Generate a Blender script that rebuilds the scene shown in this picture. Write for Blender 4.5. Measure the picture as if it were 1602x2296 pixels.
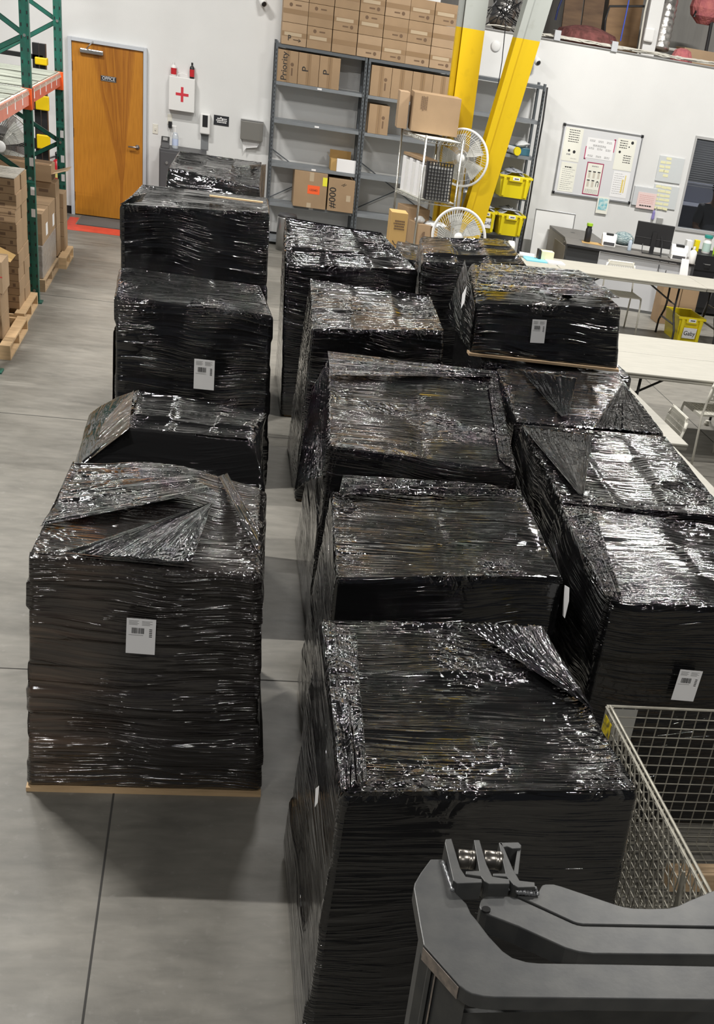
import bpy, math, random
import numpy as np
from mathutils import Vector, Matrix

# ------------------------------------------------------------------ camera, light, exposure
F=2646.57; PX,PY=1034.14,1675.89; YAW,PIT,ROL,CH=0.257554,0.541066,0.169828,3.02209
EXPO=0.38
sc=bpy.context.scene; COL=sc.collection
for o in list(bpy.data.objects): bpy.data.objects.remove(o)
_f=Vector((math.sin(YAW)*math.cos(PIT),math.cos(YAW)*math.cos(PIT),-math.sin(PIT)))
_r=Vector((math.cos(YAW),-math.sin(YAW),0)); _u=_r.cross(_f)
CR=_r*math.cos(ROL)+_u*math.sin(ROL); CU=-_r*math.sin(ROL)+_u*math.cos(ROL); CO=Vector((0,0,CH))
cd=bpy.data.cameras.new('camera'); cam=bpy.data.objects.new('camera',cd); COL.objects.link(cam)
cd.sensor_fit='HORIZONTAL'; cd.sensor_width=36; cd.lens=36*F/1602
cd.shift_x=(801-PX)/1602; cd.shift_y=(PY-1148)/1602; cd.clip_start=.05; cd.clip_end=200
m=Matrix((CR,CU,-_f)).transposed().to_4x4(); m.translation=CO; cam.matrix_world=m
sc.camera=cam
def U(px,py,y=None,z=None,x=None):
    "photograph pixel -> world point on the plane y=, z= or x="
    d=_f+CR*((px-PX)/F)-CU*((py-PY)/F)
    t=(y/d.y) if y is not None else ((z-CH)/d.z if z is not None else x/d.x)
    return CO+d*t
w=bpy.data.worlds.new('world'); sc.world=w; w.use_nodes=True
w.node_tree.nodes['Background'].inputs[0].default_value=(.80,.86,1,1)
w.node_tree.nodes['Background'].inputs[1].default_value=.045
def lamp(x,y,z,sx,sy,e,col=(1,.97,.92),rot=(0,0,0)):
    l=bpy.data.lights.new('ceiling_light','AREA'); l.shape='RECTANGLE'; l.size=sx; l.size_y=sy; l.energy=e; l.color=col
    o=bpy.data.objects.new('ceiling_light',l); o.location=(x,y,z); o.rotation_euler=rot; COL.objects.link(o)
for (x,y,e) in [(-2.5,7.5,370),(4.6,8.3,240),(-2.7,14.4,250),(1.2,13.4,190),(6.0,14.6,430),(-2.4,-1.0,120),(3.6,-.6,140),(.5,-4.6,80),(-2.6,11.0,60)]:
    lamp(x,y,6.6,1.15,.055,e)
lamp(7.9,20.3,2.85,.6,.3,45)
vs=sc.view_settings; vs.view_transform='Standard'; vs.look='None'; vs.gamma=1; vs.use_curve_mapping=False; vs.exposure=EXPO
R=random.Random(7); LOC={}

# ------------------------------------------------------------------ materials
def nt(name):
    m=bpy.data.materials.new(name); m.use_nodes=True; t=m.node_tree; return m,t,t.nodes,t.links,t.nodes['Principled BSDF']
def mat(name,c,rough=.5,metal=0,var=0,scale=8,bump=0,bscale=60,c2=None,stretch=(1,1,1),spec=None,alpha=None,trans=0):
    m,t,n,l,b=nt(name)
    b.inputs['Base Color'].default_value=(*c,1); b.inputs['Roughness'].default_value=rough; b.inputs['Metallic'].default_value=metal
    if spec is not None: b.inputs['Specular IOR Level'].default_value=spec
    if trans: b.inputs['Transmission Weight'].default_value=trans
    if var or c2:
        tc=n.new('ShaderNodeTexCoord'); mp=n.new('ShaderNodeMapping'); mp.inputs['Scale'].default_value=stretch
        nz=n.new('ShaderNodeTexNoise'); nz.inputs['Scale'].default_value=scale; nz.inputs['Detail'].default_value=5
        mx=n.new('ShaderNodeMix'); mx.data_type='RGBA'
        mx.inputs[6].default_value=(*c,1); mx.inputs[7].default_value=(*(c2 or [k*(1-var) for k in c]),1)
        rp=n.new('ShaderNodeMapRange'); rp.inputs[1].default_value=.35; rp.inputs[2].default_value=.68
        l.new(tc.outputs['Object'],mp.inputs[0]); l.new(mp.outputs[0],nz.inputs['Vector']); l.new(nz.outputs[0],rp.inputs[0]); l.new(rp.outputs[0],mx.inputs[0]); l.new(mx.outputs[2],b.inputs['Base Color'])
    if bump:
        tc=n.new('ShaderNodeTexCoord'); nz=n.new('ShaderNodeTexNoise'); nz.inputs['Scale'].default_value=bscale; nz.inputs['Detail'].default_value=4
        bp=n.new('ShaderNodeBump'); bp.inputs['Distance'].default_value=bump; bp.inputs['Strength'].default_value=1
        l.new(tc.outputs['Object'],nz.inputs['Vector']); l.new(nz.outputs[0],bp.inputs['Height']); l.new(bp.outputs[0],b.inputs['Normal'])
    return m
def math_(n,l,op,a,b=None,c=None):
    k=n.new('ShaderNodeMath'); k.operation=op
    for i,v in enumerate((a,b,c)):
        if v is None: continue
        if isinstance(v,(int,float)): k.inputs[i].default_value=v
        else: l.new(v,k.inputs[i])
    return k.outputs[0]
def film_mat(name,base,rough=.055,amp=1.0,clear=0):
    m,t,n,l,b=nt(name)
    uv=n.new('ShaderNodeUVMap'); uv.uv_map='uv'; sp=n.new('ShaderNodeSeparateXYZ'); l.new(uv.outputs[0],sp.inputs[0])
    g=n.new('ShaderNodeNewGeometry'); oi=n.new('ShaderNodeObjectInfo')
    def noise(vec,scale,detail=2,dist=0):
        k=n.new('ShaderNodeTexNoise'); k.inputs['Scale'].default_value=scale; k.inputs['Detail'].default_value=detail; k.inputs['Distortion'].default_value=dist
        if vec is not None: l.new(vec,k.inputs['Vector'])
        return k.outputs[0]
    low=noise(g.outputs['Position'],1.3,1); low2=noise(g.outputs['Position'],3.1,2)
    v=math_(n,l,'ADD',sp.outputs[1],math_(n,l,'MULTIPLY',low,.20))
    def aniso(su,sv,detail):
        cx=n.new('ShaderNodeCombineXYZ'); l.new(math_(n,l,'MULTIPLY',sp.outputs[0],su),cx.inputs[0]); l.new(math_(n,l,'MULTIPLY',v,sv),cx.inputs[1]); l.new(math_(n,l,'MULTIPLY',oi.outputs['Random'],9.),cx.inputs[2])
        return noise(cx.outputs[0],1,detail)
    s1=aniso(1.2,16,1); s2=aniso(2.2,52,1); s3=aniso(5,150,1)
    def ridge(v_,p_):
        return math_(n,l,'POWER',math_(n,l,'SUBTRACT',1,math_(n,l,'MINIMUM',math_(n,l,'ABSOLUTE',math_(n,l,'MULTIPLY_ADD',v_,2,-1)),1)),p_)
    gate=n.new('ShaderNodeMapRange'); gate.inputs[1].default_value=.42; gate.inputs[2].default_value=.60; l.new(low2,gate.inputs[0])
    gt=math_(n,l,'ADD',gate.outputs[0],.18)
    h=math_(n,l,'MULTIPLY',ridge(s1,5),.0050*amp)
    h=math_(n,l,'ADD',h,math_(n,l,'MULTIPLY',math_(n,l,'MULTIPLY',ridge(s2,5),.0042*amp),gt))
    h=math_(n,l,'ADD',h,math_(n,l,'MULTIPLY',math_(n,l,'MULTIPLY',ridge(s3,3),.0009*amp),gt))
    ca=n.new('ShaderNodeAttribute'); ca.attribute_name='tightness'; h=math_(n,l,'MULTIPLY',h,math_(n,l,'SUBTRACT',1,ca.outputs['Fac']))
    at=n.new('ShaderNodeAttribute'); at.attribute_name='crinkle'; cr=at.outputs['Fac']
    c1=noise(g.outputs['Position'],5.5,0,2.4); rid=math_(n,l,'ABSOLUTE',math_(n,l,'SUBTRACT',c1,.5))
    c2=noise(g.outputs['Position'],21,0,1.6); rid2=math_(n,l,'ABSOLUTE',math_(n,l,'SUBTRACT',c2,.5))
    hc=math_(n,l,'ADD',math_(n,l,'MULTIPLY',rid,.090),math_(n,l,'MULTIPLY',rid2,.016))
    h=math_(n,l,'ADD',h,math_(n,l,'MULTIPLY',hc,cr))
    bp=n.new('ShaderNodeBump'); bp.inputs['Distance'].default_value=1; bp.inputs['Strength'].default_value=1
    l.new(h,bp.inputs['Height']); l.new(bp.outputs[0],b.inputs['Normal'])
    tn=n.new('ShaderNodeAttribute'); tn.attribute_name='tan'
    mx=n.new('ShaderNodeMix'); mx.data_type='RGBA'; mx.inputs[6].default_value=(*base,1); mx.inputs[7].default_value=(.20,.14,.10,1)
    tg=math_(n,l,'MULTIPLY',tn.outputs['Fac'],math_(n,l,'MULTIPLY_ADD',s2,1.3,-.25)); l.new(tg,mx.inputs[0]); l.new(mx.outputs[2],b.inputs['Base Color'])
    b.inputs['Roughness'].default_value=rough; b.inputs['IOR'].default_value=1.5; b.inputs['Specular IOR Level'].default_value=.7; b.inputs['Coat Weight'].default_value=.4; b.inputs['Coat Roughness'].default_value=.03; l.new(bp.outputs[0],b.inputs['Coat Normal'])
    if clear:
        tr=n.new('ShaderNodeBsdfTransparent'); ms=n.new('ShaderNodeMixShader'); ms.inputs[0].default_value=clear
        l.new(b.outputs[0],ms.inputs[2]); l.new(tr.outputs[0],ms.inputs[1]); l.new(ms.outputs[0],n['Material Output'].inputs[0])
    return m
FILM=film_mat('black_stretch_film',(.006,.006,.0065))
FILM2=film_mat('thin_black_stretch_film',(.035,.032,.028),.12,1.2)
FILM1=film_mat('heavier_wrapped_film',(.024,.021,.020),.10,1.5)
CLEAR=film_mat('clear_stretch_film',(.75,.75,.74),.15,1.3,.45)
CARD=mat('cardboard',(.37,.25,.145),.75,var=.14,scale=3,bump=.0006,bscale=150)
CARD2=mat('pale_cardboard',(.43,.30,.185),.75,var=.12,scale=3)
CARD3=mat('golden_cardboard',(.52,.33,.12),.72,var=.12,scale=4)
TAPE=mat('tan_tape',(.30,.20,.115),.28); TAPEG=mat('glossy_tape',(.50,.40,.28),.16)
PRINT=mat('dark_print',(.16,.10,.06),.8); BLACKP=mat('black_ink',(.02,.02,.022),.6); REDP=mat('red_ink',(.62,.03,.05),.6)
GREYP=mat('grey_ink',(.30,.30,.30),.7)
WOOD=mat('pallet_wood',(.50,.36,.22),.8,c2=(.36,.25,.15),scale=5,stretch=(1,14,14),bump=.001,bscale=60)
WOODL=mat('pale_pallet_wood',(.66,.46,.26),.75,c2=(.52,.36,.2),scale=5,stretch=(1,9,9))
WALLM=mat('white_wall_paint',(.74,.745,.74),.72,var=.04,scale=2,bump=.0008,bscale=90)
WHITE=mat('white_plastic',(.80,.80,.79),.4); WHITEG=mat('white_gloss',(.82,.83,.83),.2); OFFW=mat('cream_plastic',(.74,.72,.64),.55,var=.06,scale=6)
PAPER=mat('paper',(.84,.84,.85),.8); PAPERC=mat('cream_paper',(.82,.82,.74),.8); PINKP=mat('pale_pink_paper',(.80,.62,.60),.8)
BLACK=mat('black_plastic',(.018,.018,.02),.38); DGREY=mat('dark_grey_plastic',(.07,.07,.075),.45); CHAR=mat('charcoal_metal',(.05,.052,.056),.45,.3)
STEELG=mat('grey_shelf_steel',(.13,.145,.16),.42,.25,var=.12,scale=9); SHELFT=mat('shelf_grey',(.25,.27,.29),.42,.2,var=.1,scale=5)
CHROME=mat('chrome_wire',(.62,.62,.58),.25,.95); STEEL=mat('brushed_steel',(.5,.5,.5),.3,.9)
YEL=mat('yellow_tote_plastic',(.80,.66,.01),.38); YELP=mat('yellow_paint',(.86,.60,.005),.42,var=.05,scale=6)
GREEN=mat('green_rack_paint',(.012,.13,.095),.4,c2=(.02,.09,.07),scale=14,bump=.0004,bscale=80)
ORANGE=mat('orange_beam_paint',(.62,.10,.035),.45,var=.2,scale=10); PINKO=mat('faded_orange_paint',(.70,.24,.17),.5,var=.15,scale=8)
RED=mat('red_paint',(.55,.02,.03),.35); REDF=mat('red_floor_tape',(.72,.07,.04),.5,var=.2,scale=9)
FRAMEM=mat('pale_grey_door_paint',(.55,.58,.62),.4)
BLUE=mat('blue_plastic',(.03,.16,.40),.4); TEAL=mat('teal_plastic',(.02,.28,.24),.4); LGREEN=mat('lime_plastic',(.35,.60,.03),.4); ORG=mat('orange_plastic',(.85,.16,.01),.4)
SKYB=mat('light_blue_paper',(.20,.60,.76),.6)
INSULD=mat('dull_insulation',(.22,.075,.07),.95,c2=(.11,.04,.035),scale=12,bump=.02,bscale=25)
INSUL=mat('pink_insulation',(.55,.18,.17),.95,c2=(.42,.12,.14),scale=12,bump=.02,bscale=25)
FOIL=mat('foil_duct',(.62,.60,.58),.28,.9,bump=.004,bscale=45)
RUBBER=mat('grey_mat',(.11,.105,.10),.9,bump=.002,bscale=120)
WINCH=mat('window_dark',(.01,.01,.012),.1)
SKIN=mat('skin',(.45,.28,.2),.6); SHIRT=mat('grey_shirt',(.22,.22,.23),.8)
# door wood: orange veneer with long cathedral grain
def door_wood():
    m,t,n,l,b=nt('orange_birch_veneer')
    tc=n.new('ShaderNodeTexCoord'); mp=n.new('ShaderNodeMapping'); mp.inputs['Scale'].default_value=(4.2,1,.55); l.new(tc.outputs['Object'],mp.inputs[0])
    nz=n.new('ShaderNodeTexNoise'); nz.inputs['Scale'].default_value=.75; nz.inputs['Detail'].default_value=2; nz.inputs['Distortion'].default_value=.5; l.new(mp.outputs[0],nz.inputs[0])
    sp=n.new('ShaderNodeSeparateXYZ'); l.new(tc.outputs['Object'],sp.inputs[0])
    zz=math_(n,l,'MAXIMUM',math_(n,l,'SUBTRACT',sp.outputs[2],.50),.001)
    hw=math_(n,l,'MULTIPLY',math_(n,l,'POWER',zz,.85),.185)
    xc=math_(n,l,'SUBTRACT',.175,math_(n,l,'MULTIPLY',zz,.065))
    xx=math_(n,l,'ADD',math_(n,l,'ABSOLUTE',math_(n,l,'SUBTRACT',sp.outputs[0],xc)),math_(n,l,'MULTIPLY_ADD',nz.outputs[0],.16,-.08))
    kk=math_(n,l,'DIVIDE',xx,hw)
    inside=n.new('ShaderNodeMapRange'); inside.inputs[1].default_value=1.05; inside.inputs[2].default_value=.95; l.new(kk,inside.inputs[0])
    lines=math_(n,l,'FRACT',math_(n,l,'ADD',math_(n,l,'MULTIPLY',kk,3.2),math_(n,l,'MULTIPLY',nz.outputs[0],1.6)))
    k=math_(n,l,'SUBTRACT',1,math_(n,l,'MULTIPLY',inside.outputs[0],math_(n,l,'MULTIPLY_ADD',lines,-.55,.85)))
    cr=n.new('ShaderNodeValToRGB'); e=cr.color_ramp.elements
    e[0].position=0; e[0].color=(.30,.10,.010,1); e[1].position=1; e[1].color=(.52,.215,.020,1)
    l.new(k,cr.inputs[0])
    mp2=n.new('ShaderNodeMapping'); mp2.inputs['Scale'].default_value=(40,1,3); l.new(tc.outputs['Object'],mp2.inputs[0])
    n2=n.new('ShaderNodeTexNoise'); n2.inputs['Scale'].default_value=1.5; n2.inputs['Detail'].default_value=5; l.new(mp2.outputs[0],n2.inputs[0])
    mx=n.new('ShaderNodeMix'); mx.data_type='RGBA'; mx.blend_type='MULTIPLY'; mx.inputs[0].default_value=.55
    cr2=n.new('ShaderNodeValToRGB'); cr2.color_ramp.elements[0].position=.25; cr2.color_ramp.elements[0].color=(.62,.55,.5,1); cr2.color_ramp.elements[1].position=.6
    l.new(n2.outputs[0],cr2.inputs[0]); l.new(cr.outputs[0],mx.inputs[6]); l.new(cr2.outputs[0],mx.inputs[7]); l.new(mx.outputs[2],b.inputs['Base Color'])
    b.inputs['Roughness'].default_value=.42; return m
def floor_mat():
    m,t,n,l,b=nt('polished_concrete')
    g=n.new('ShaderNodeNewGeometry')
    def nz(s,d,st=(1,1,1),dist=0):
        mp=n.new('ShaderNodeMapping'); mp.inputs['Scale'].default_value=st; l.new(g.outputs['Position'],mp.inputs[0])
        k=n.new('ShaderNodeTexNoise'); k.inputs['Scale'].default_value=s; k.inputs['Detail'].default_value=d; k.inputs['Distortion'].default_value=dist; l.new(mp.outputs[0],k.inputs[0]); return k.outputs[0]
    cr=n.new('ShaderNodeValToRGB'); e=cr.color_ramp.elements
    e[0].position=.30; e[0].color=(.13,.125,.11,1); e[1].position=.72; e[1].color=(.27,.255,.225,1)
    mixv=math_(n,l,'ADD',math_(n,l,'MULTIPLY',nz(.9,6,(1,2.2,1),.6),.55),math_(n,l,'MULTIPLY',nz(6,6,(1,2.5,1),.3),.45)); l.new(mixv,cr.inputs[0])
    sp=n.new('ShaderNodeMapRange'); sp.inputs[1].default_value=.62; sp.inputs[2].default_value=.75; l.new(nz(22,3),sp.inputs[0])
    mx=n.new('ShaderNodeMix'); mx.data_type='RGBA'; mx.inputs[7].default_value=(.29,.28,.26,1); l.new(math_(n,l,'MULTIPLY',sp.outputs[0],.35),mx.inputs[0]); l.new(cr.outputs[0],mx.inputs[6])
    l.new(mx.outputs[2],b.inputs['Base Color'])
    b.inputs['Specular IOR Level'].default_value=.35
    rr=n.new('ShaderNodeMapRange'); rr.inputs[3].default_value=.34; rr.inputs[4].default_value=.6; l.new(nz(3,4),rr.inputs[0]); l.new(rr.outputs[0],b.inputs['Roughness'])
    bp=n.new('ShaderNodeBump'); bp.inputs['Distance'].default_value=.0015; l.new(nz(14,5),bp.inputs['Height']); l.new(bp.outputs[0],b.inputs['Normal'])
    return m
def paint_split(name,low,high,zs,rough=.42):
    m,t,n,l,b=nt(name); g=n.new('ShaderNodeNewGeometry'); s=n.new('ShaderNodeSeparateXYZ'); l.new(g.outputs['Position'],s.inputs[0])
    nz=n.new('ShaderNodeTexNoise'); nz.inputs['Scale'].default_value=9; nz.inputs['Detail'].default_value=5; l.new(g.outputs['Position'],nz.inputs[0])
    k=math_(n,l,'GREATER_THAN',s.outputs[2],zs)
    mx=n.new('ShaderNodeMix'); mx.data_type='RGBA'; mx.inputs[6].default_value=(*low,1); mx.inputs[7].default_value=(*high,1); l.new(k,mx.inputs[0])
    r2=n.new('ShaderNodeMapRange'); r2.inputs[1].default_value=.6; r2.inputs[2].default_value=.7; l.new(nz.outputs[0],r2.inputs[0])
    m2=n.new('ShaderNodeMix'); m2.data_type='RGBA'; m2.blend_type='MULTIPLY'; m2.inputs[7].default_value=(.8,.78,.74,1); l.new(math_(n,l,'MULTIPLY',r2.outputs[0],.35),m2.inputs[0]); l.new(mx.outputs[2],m2.inputs[6])
    l.new(m2.outputs[2],b.inputs['Base Color']); b.inputs['Roughness'].default_value=rough; return m

# ------------------------------------------------------------------ mesh helpers
class MB:
    def __init__(s): s.v=[]; s.f=[]
    def add(s,vs,fs):
        k=len(s.v); s.v+=[Vector(p) for p in vs]; s.f+=[tuple(i+k for i in f) for f in fs]; return s
    def obox(s,o,a,b,c):
        o,a,b,c=map(Vector,(o,a,b,c)); P=[o,o+a,o+a+b,o+b]; P+= [p+c for p in P]
        F_=[(0,3,2,1),(4,5,6,7),(0,1,5,4),(1,2,6,5),(2,3,7,6),(3,0,4,7)]
        if a.cross(b).dot(c)<0: F_=[f[::-1] for f in F_]
        return s.add(P,F_)
    def box(s,x0,x1,y0,y1,z0,z1): return s.obox((x0,y0,z0),(x1-x0,0,0),(0,y1-y0,0),(0,0,z1-z0))
    def prism(s,poly,ext):
        poly=[Vector(p) for p in poly]; e=Vector(ext); n=len(poly)
        nor=Vector((0,0,0))
        for i in range(n): nor+=poly[i].cross(poly[(i+1)%n])
        if nor.dot(e)<0: poly=poly[::-1]
        return s.add(poly+[p+e for p in poly],[tuple(range(n))[::-1],tuple(range(n,2*n))]+[(i,(i+1)%n,(i+1)%n+n,i+n) for i in range(n)])
    def cyl(s,p0,p1,r0,r1=None,n=16):
        r1=r0 if r1 is None else r1; p0,p1=Vector(p0),Vector(p1); d=(p1-p0).normalized()
        a=d.orthogonal().normalized(); b=d.cross(a)
        V=[p0+(a*math.cos(t)+b*math.sin(t))*r0 for t in [2*math.pi*i/n for i in range(n)]]+[p1+(a*math.cos(t)+b*math.sin(t))*r1 for t in [2*math.pi*i/n for i in range(n)]]
        return s.add(V,[tuple(range(n))[::-1],tuple(range(n,2*n))]+[(i,(i+1)%n,(i+1)%n+n,i+n) for i in range(n)])
    def tube(s,pts,r,n=6,closed=False):
        pts=[Vector(p) for p in pts]; N=len(pts); V=[]; up=None
        for i,p in enumerate(pts):
            d=(pts[(i+1)%N]-pts[i-1]) if closed else (pts[min(i+1,N-1)]-pts[max(i-1,0)])
            d=d.normalized() if d.length>1e-9 else Vector((0,0,1))
            a=d.orthogonal().normalized() if up is None else (up-d*up.dot(d)).normalized()
            up=a; b=d.cross(a)
            V+=[p+(a*math.cos(t)+b*math.sin(t))*r for t in [2*math.pi*k/n for k in range(n)]]
        Fs=[]
        for i in range(N if closed else N-1):
            j=(i+1)%N
            for k in range(n): Fs.append((i*n+k,i*n+(k+1)%n,j*n+(k+1)%n,j*n+k))
        if not closed: Fs+=[tuple(range(n))[::-1],tuple(range((N-1)*n,N*n))]
        return s.add(V,Fs)
    def lathe(s,c,prof,n=20,axis=(0,0,1)):
        c=Vector(c); d=Vector(axis).normalized(); a=d.orthogonal().normalized(); b=d.cross(a); V=[]
        for r,h in prof: V+=[c+d*h+(a*math.cos(t)+b*math.sin(t))*max(r,1e-4) for t in [2*math.pi*k/n for k in range(n)]]
        m=len(prof); Fs=[(i*n+k,i*n+(k+1)%n,(i+1)*n+(k+1)%n,(i+1)*n+k) for i in range(m-1) for k in range(n)]
        return s.add(V,Fs+[tuple(range(n))[::-1],tuple(range((m-1)*n,m*n))])
    def build(s,name,mt,parent=None,bevel=0,smooth=False,label=None,cat=None,group=None,kind=None,seg=2):
        if parent is not None: org=LOC[parent.name]
        else:
            xs=[p.x for p in s.v]; ys=[p.y for p in s.v]; zs=[p.z for p in s.v]
            org=Vector(((min(xs)+max(xs))/2,(min(ys)+max(ys))/2,min(zs)))
        me=bpy.data.meshes.new(name); me.from_pydata([tuple(p-org) for p in s.v],[],s.f); me.update()
        me.materials.append(mt)
        if smooth: me.polygons.foreach_set('use_smooth',[True]*len(me.polygons))
        o=bpy.data.objects.new(name,me); COL.objects.link(o)
        if parent is None: o.location=org
        else: o.parent=parent
        LOC[o.name]=org
        if bevel:
            b=o.modifiers.new('bevel','BEVEL'); b.width=bevel; b.segments=seg; b.limit_method='ANGLE'; b.angle_limit=.7
        tag(o,label,cat,group,kind); return o
def tag(o,label=None,cat=None,group=None,kind=None):
    if label: o['label']=label
    if cat: o['category']=cat
    if group: o['group']=group
    if kind: o['kind']=kind
    return o
def thing(name,label,cat,loc,group=None):
    o=bpy.data.objects.new(name,None); o.empty_display_size=.1; COL.objects.link(o); o.location=loc; LOC[o.name]=Vector(loc)
    return tag(o,label,cat,group)
def text(s,org,xd,up,size,mt,parent,name='lettering',th=.0008,align='CENTER',width=None):
    c=bpy.data.curves.new(name,'FONT'); c.body=s; c.size=size; c.extrude=th; c.align_x=align; c.align_y='CENTER'
    o=bpy.data.objects.new('t',c); COL.objects.link(o); dg=bpy.context.evaluated_depsgraph_get(); me=bpy.data.meshes.new_from_object(o.evaluated_get(dg))
    bpy.data.objects.remove(o); me.name=name
    xd=Vector(xd).normalized(); up=Vector(up).normalized(); nn=xd.cross(up)
    M=Matrix((xd,up,nn)).transposed().to_4x4(); M.translation=Vector(org)-LOC[parent.name]
    me.transform(M); me.materials.clear(); me.materials.append(mt)
    ob=bpy.data.objects.new(name,me); COL.objects.link(ob); ob.parent=parent; LOC[ob.name]=LOC[parent.name]; return ob
def struct(name,mb,mt,**k): return mb.build(name,mt,kind='structure',**k)
def tbars(org,xd,up,rows,w,h,mt,parent,name='printed_lines',seed=1):
    "rows of short bars standing for print too small to read"
    rr=random.Random(seed); xd=Vector(xd).normalized(); up=Vector(up).normalized(); nn=xd.cross(up); mb=MB(); org=Vector(org)
    for i in range(rows):
        y_=(rows-1)/2-i; x_=-w/2*rr.uniform(.7,1)
        while x_<w/2*.9:
            l_=min(rr.uniform(.06,.16)*w,w/2-x_); mb.obox(org+xd*x_+up*(y_*h*1.7-h/2),xd*l_,up*h,nn*.0008); x_+=l_+.03*w
    return mb.build(name,mt,parent)
X=Vector((1,0,0)); Y=Vector((0,1,0)); Z=Vector((0,0,1))

# ------------------------------------------------------------------ the room
WY=18.84
struct('floor',MB().box(-12,12,-9,24,-.2,0),floor_mat())
seam=mat('dark_joint',(.05,.048,.045),.9)
k=0
for y in (1.36,5.46,9.52,13.64,17.7):
    k+=1; struct('trim_%d'%k,MB().box(-11,11,y-.004,y+.004,.0002,.0012),seam)
for x in (-.345,4.76,-5.45):
    k+=1; struct('trim_%d'%k,MB().box(x-.004,x+.004,-8.5,18.7,.0002,.0014),seam)
WX,WT=6.965,2.14; WB=.90
wb=MB().box(-12,2.9,WY,WY+.18,0,8).box(2.9,WX,WY,WY+.18,0,3.06).box(WX,9.5,WY,WY+.18,0,WB).box(WX,9.5,WY,WY+.18,WT,3.06)
struct('wall_back',wb,WALLM)
struct('wall_left',MB().box(-12.2,-12,-9,24,0,8),WALLM)
struct('wall_right',MB().box(12,12.2,-9,24,0,8),WALLM)
CEILM=mat('ceiling_grey',(.12,.125,.13),.9)
struct('ceiling',MB().box(-12,12,-9,24,8,8.2),CEILM)
struct('baseboard_back',MB().box(-12,-1.99,WY-.012,WY,0,.10).box(-.95,9.4,WY-.012,WY,0,.10),BLACK)
struct('trim_20',MB().box(3.2,9.5,WY-.02,WY+.2,3.06,3.075),mat('metal_cap',(.35,.35,.35),.5,.3))
# window on the right with blinds, pane and dark office beyond
wf=MB().box(WX-.03,9.4,WY-.015,WY+.02,WT,WT+.035).box(WX-.03,9.4,WY-.02,WY+.03,WB-.035,WB).box(WX-.03,WX,WY-.015,WY+.02,WB,WT)
win=struct('window_1',wf,mat('window_frame_grey',(.42,.42,.42),.4))
m,t,n,l,b=nt('tinted_glass'); tr=n.new('ShaderNodeBsdfTransparent'); tr.inputs[0].default_value=(.6,.62,.65,1); ms=n.new('ShaderNodeMixShader'); ms.inputs[0].default_value=.18
b.inputs['Base Color'].default_value=(.02,.02,.02,1); b.inputs['Roughness'].default_value=.03; l.new(tr.outputs[0],ms.inputs[1]); l.new(b.outputs[0],ms.inputs[2]); l.new(ms.outputs[0],n['Material Output'].inputs[0]); GLASS=m
MB().box(WX,9.4,WY+.08,WY+.085,WB,WT).build('pane',GLASS,win)
struct('wall_office',MB().box(6.5,9.5,21.2,21.3,0,3).box(6.4,6.5,WY+.18,21.3,0,3),mat('office_wall',(.16,.16,.165),.8))
bl=MB()
for i in range(22): z=WT-.02-i*.030; bl.obox((WX+.02,WY+.12,z),(2.3,0,0),(0,.022,.008),(0,0,.0015))
bl.box(WX+.02,9.3,WY+.11,WY+.15,WT-.02,WT+.0).build('window_blind',mat('dark_blind',(.10,.10,.10),.6),label='dark horizontal slat blind half lowered behind the office window',cat='blind')
MB().box(7.10,8.2,20.0,20.6,0,1.12).box(7.10,8.2,20.55,20.6,1.12,1.42).build('office_counter',mat('office_counter_grey',(.35,.36,.42),.6),label='grey blue office counter seen through the dark window',cat='counter',bevel=.01)

# door
dxl,dxr,dzt=-1.935,-1.02,2.134
dr=struct('door_1',MB().box(dxl,dxr,WY-.05,WY-.006,.012,dzt),door_wood(),bevel=.002)
fr=MB().box(dxl-.05,dxl-.004,WY-.075,WY,0,dzt+.05).box(dxr+.004,dxr+.05,WY-.075,WY,0,dzt+.05).box(dxl-.004,dxr+.004,WY-.075,WY,dzt+.004,dzt+.05)
struct('trim_21',fr,FRAMEM,bevel=.003)
h=MB().lathe((dxr-.07,WY-.05,.97),[(.03,0),(.03,.012),(.014,.016),(.012,.05)],20,(0,-1,0)).build('handle_rose',STEEL,dr,smooth=True)
MB().tube([(dxr-.07,WY-.1,.97),(dxr-.09,WY-.105,.97),(dxr-.19,WY-.10,.966)],.011,8).build('door_handle',STEEL,dr,smooth=True)
for z in (.25,1.05,1.85): MB().cyl((dxl-.002,WY-.058,z-.05),(dxl-.002,WY-.058,z+.05),.009).build('hinge',mat('hinge_bronze',(.2,.12,.06),.4,.6),dr)
a=U(184,103,y=WY-.08); bq=U(226,112,y=WY-.08)
cl=MB().obox((a.x-.03,WY-.1,dzt-.12),(.30,0,0),(0,.055,0),(0,0,.055)).build('door_closer',STEEL,dr,bevel=.012)
MB().tube([(a.x+.06,WY-.1,dzt-.06),(a.x+.10,WY-.17,dzt-.02),(a.x+.14,WY-.085,dzt+.03)],.008,6).build('closer_arm',STEEL,cl)
p=U(243.5,177,y=WY-.055)
sg=MB().box(p.x-.10,p.x+.10,WY-.056,WY-.0505,p.z-.032,p.z+.032).build('office_sign',BLACKP,dr)
text('OFFICE',(p.x,WY-.0575,p.z),X,Z,.052,PAPER,sg)
MB().box(p.x-.094,p.x+.094,WY-.0565,WY-.0562,p.z+.026,p.z+.028).box(p.x-.094,p.x+.094,WY-.0565,WY-.0562,p.z-.028,p.z-.026).build('sign_border',PAPER,sg)
MB().box(-1.98,-.6,17.55,18.0,.0005,.0022).box(-1.98,-1.86,18.0,18.55,.0005,.0022).build('floor_tape',REDF,label='red tape marking on the concrete in front of the orange door',cat='floor tape')
MB().box(-1.84,-.9,18.02,18.72,.001,.012).build('door_mat',RUBBER,bevel=.004,label='thin grey ribbed mat at the foot of the orange door',cat='mat')

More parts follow.
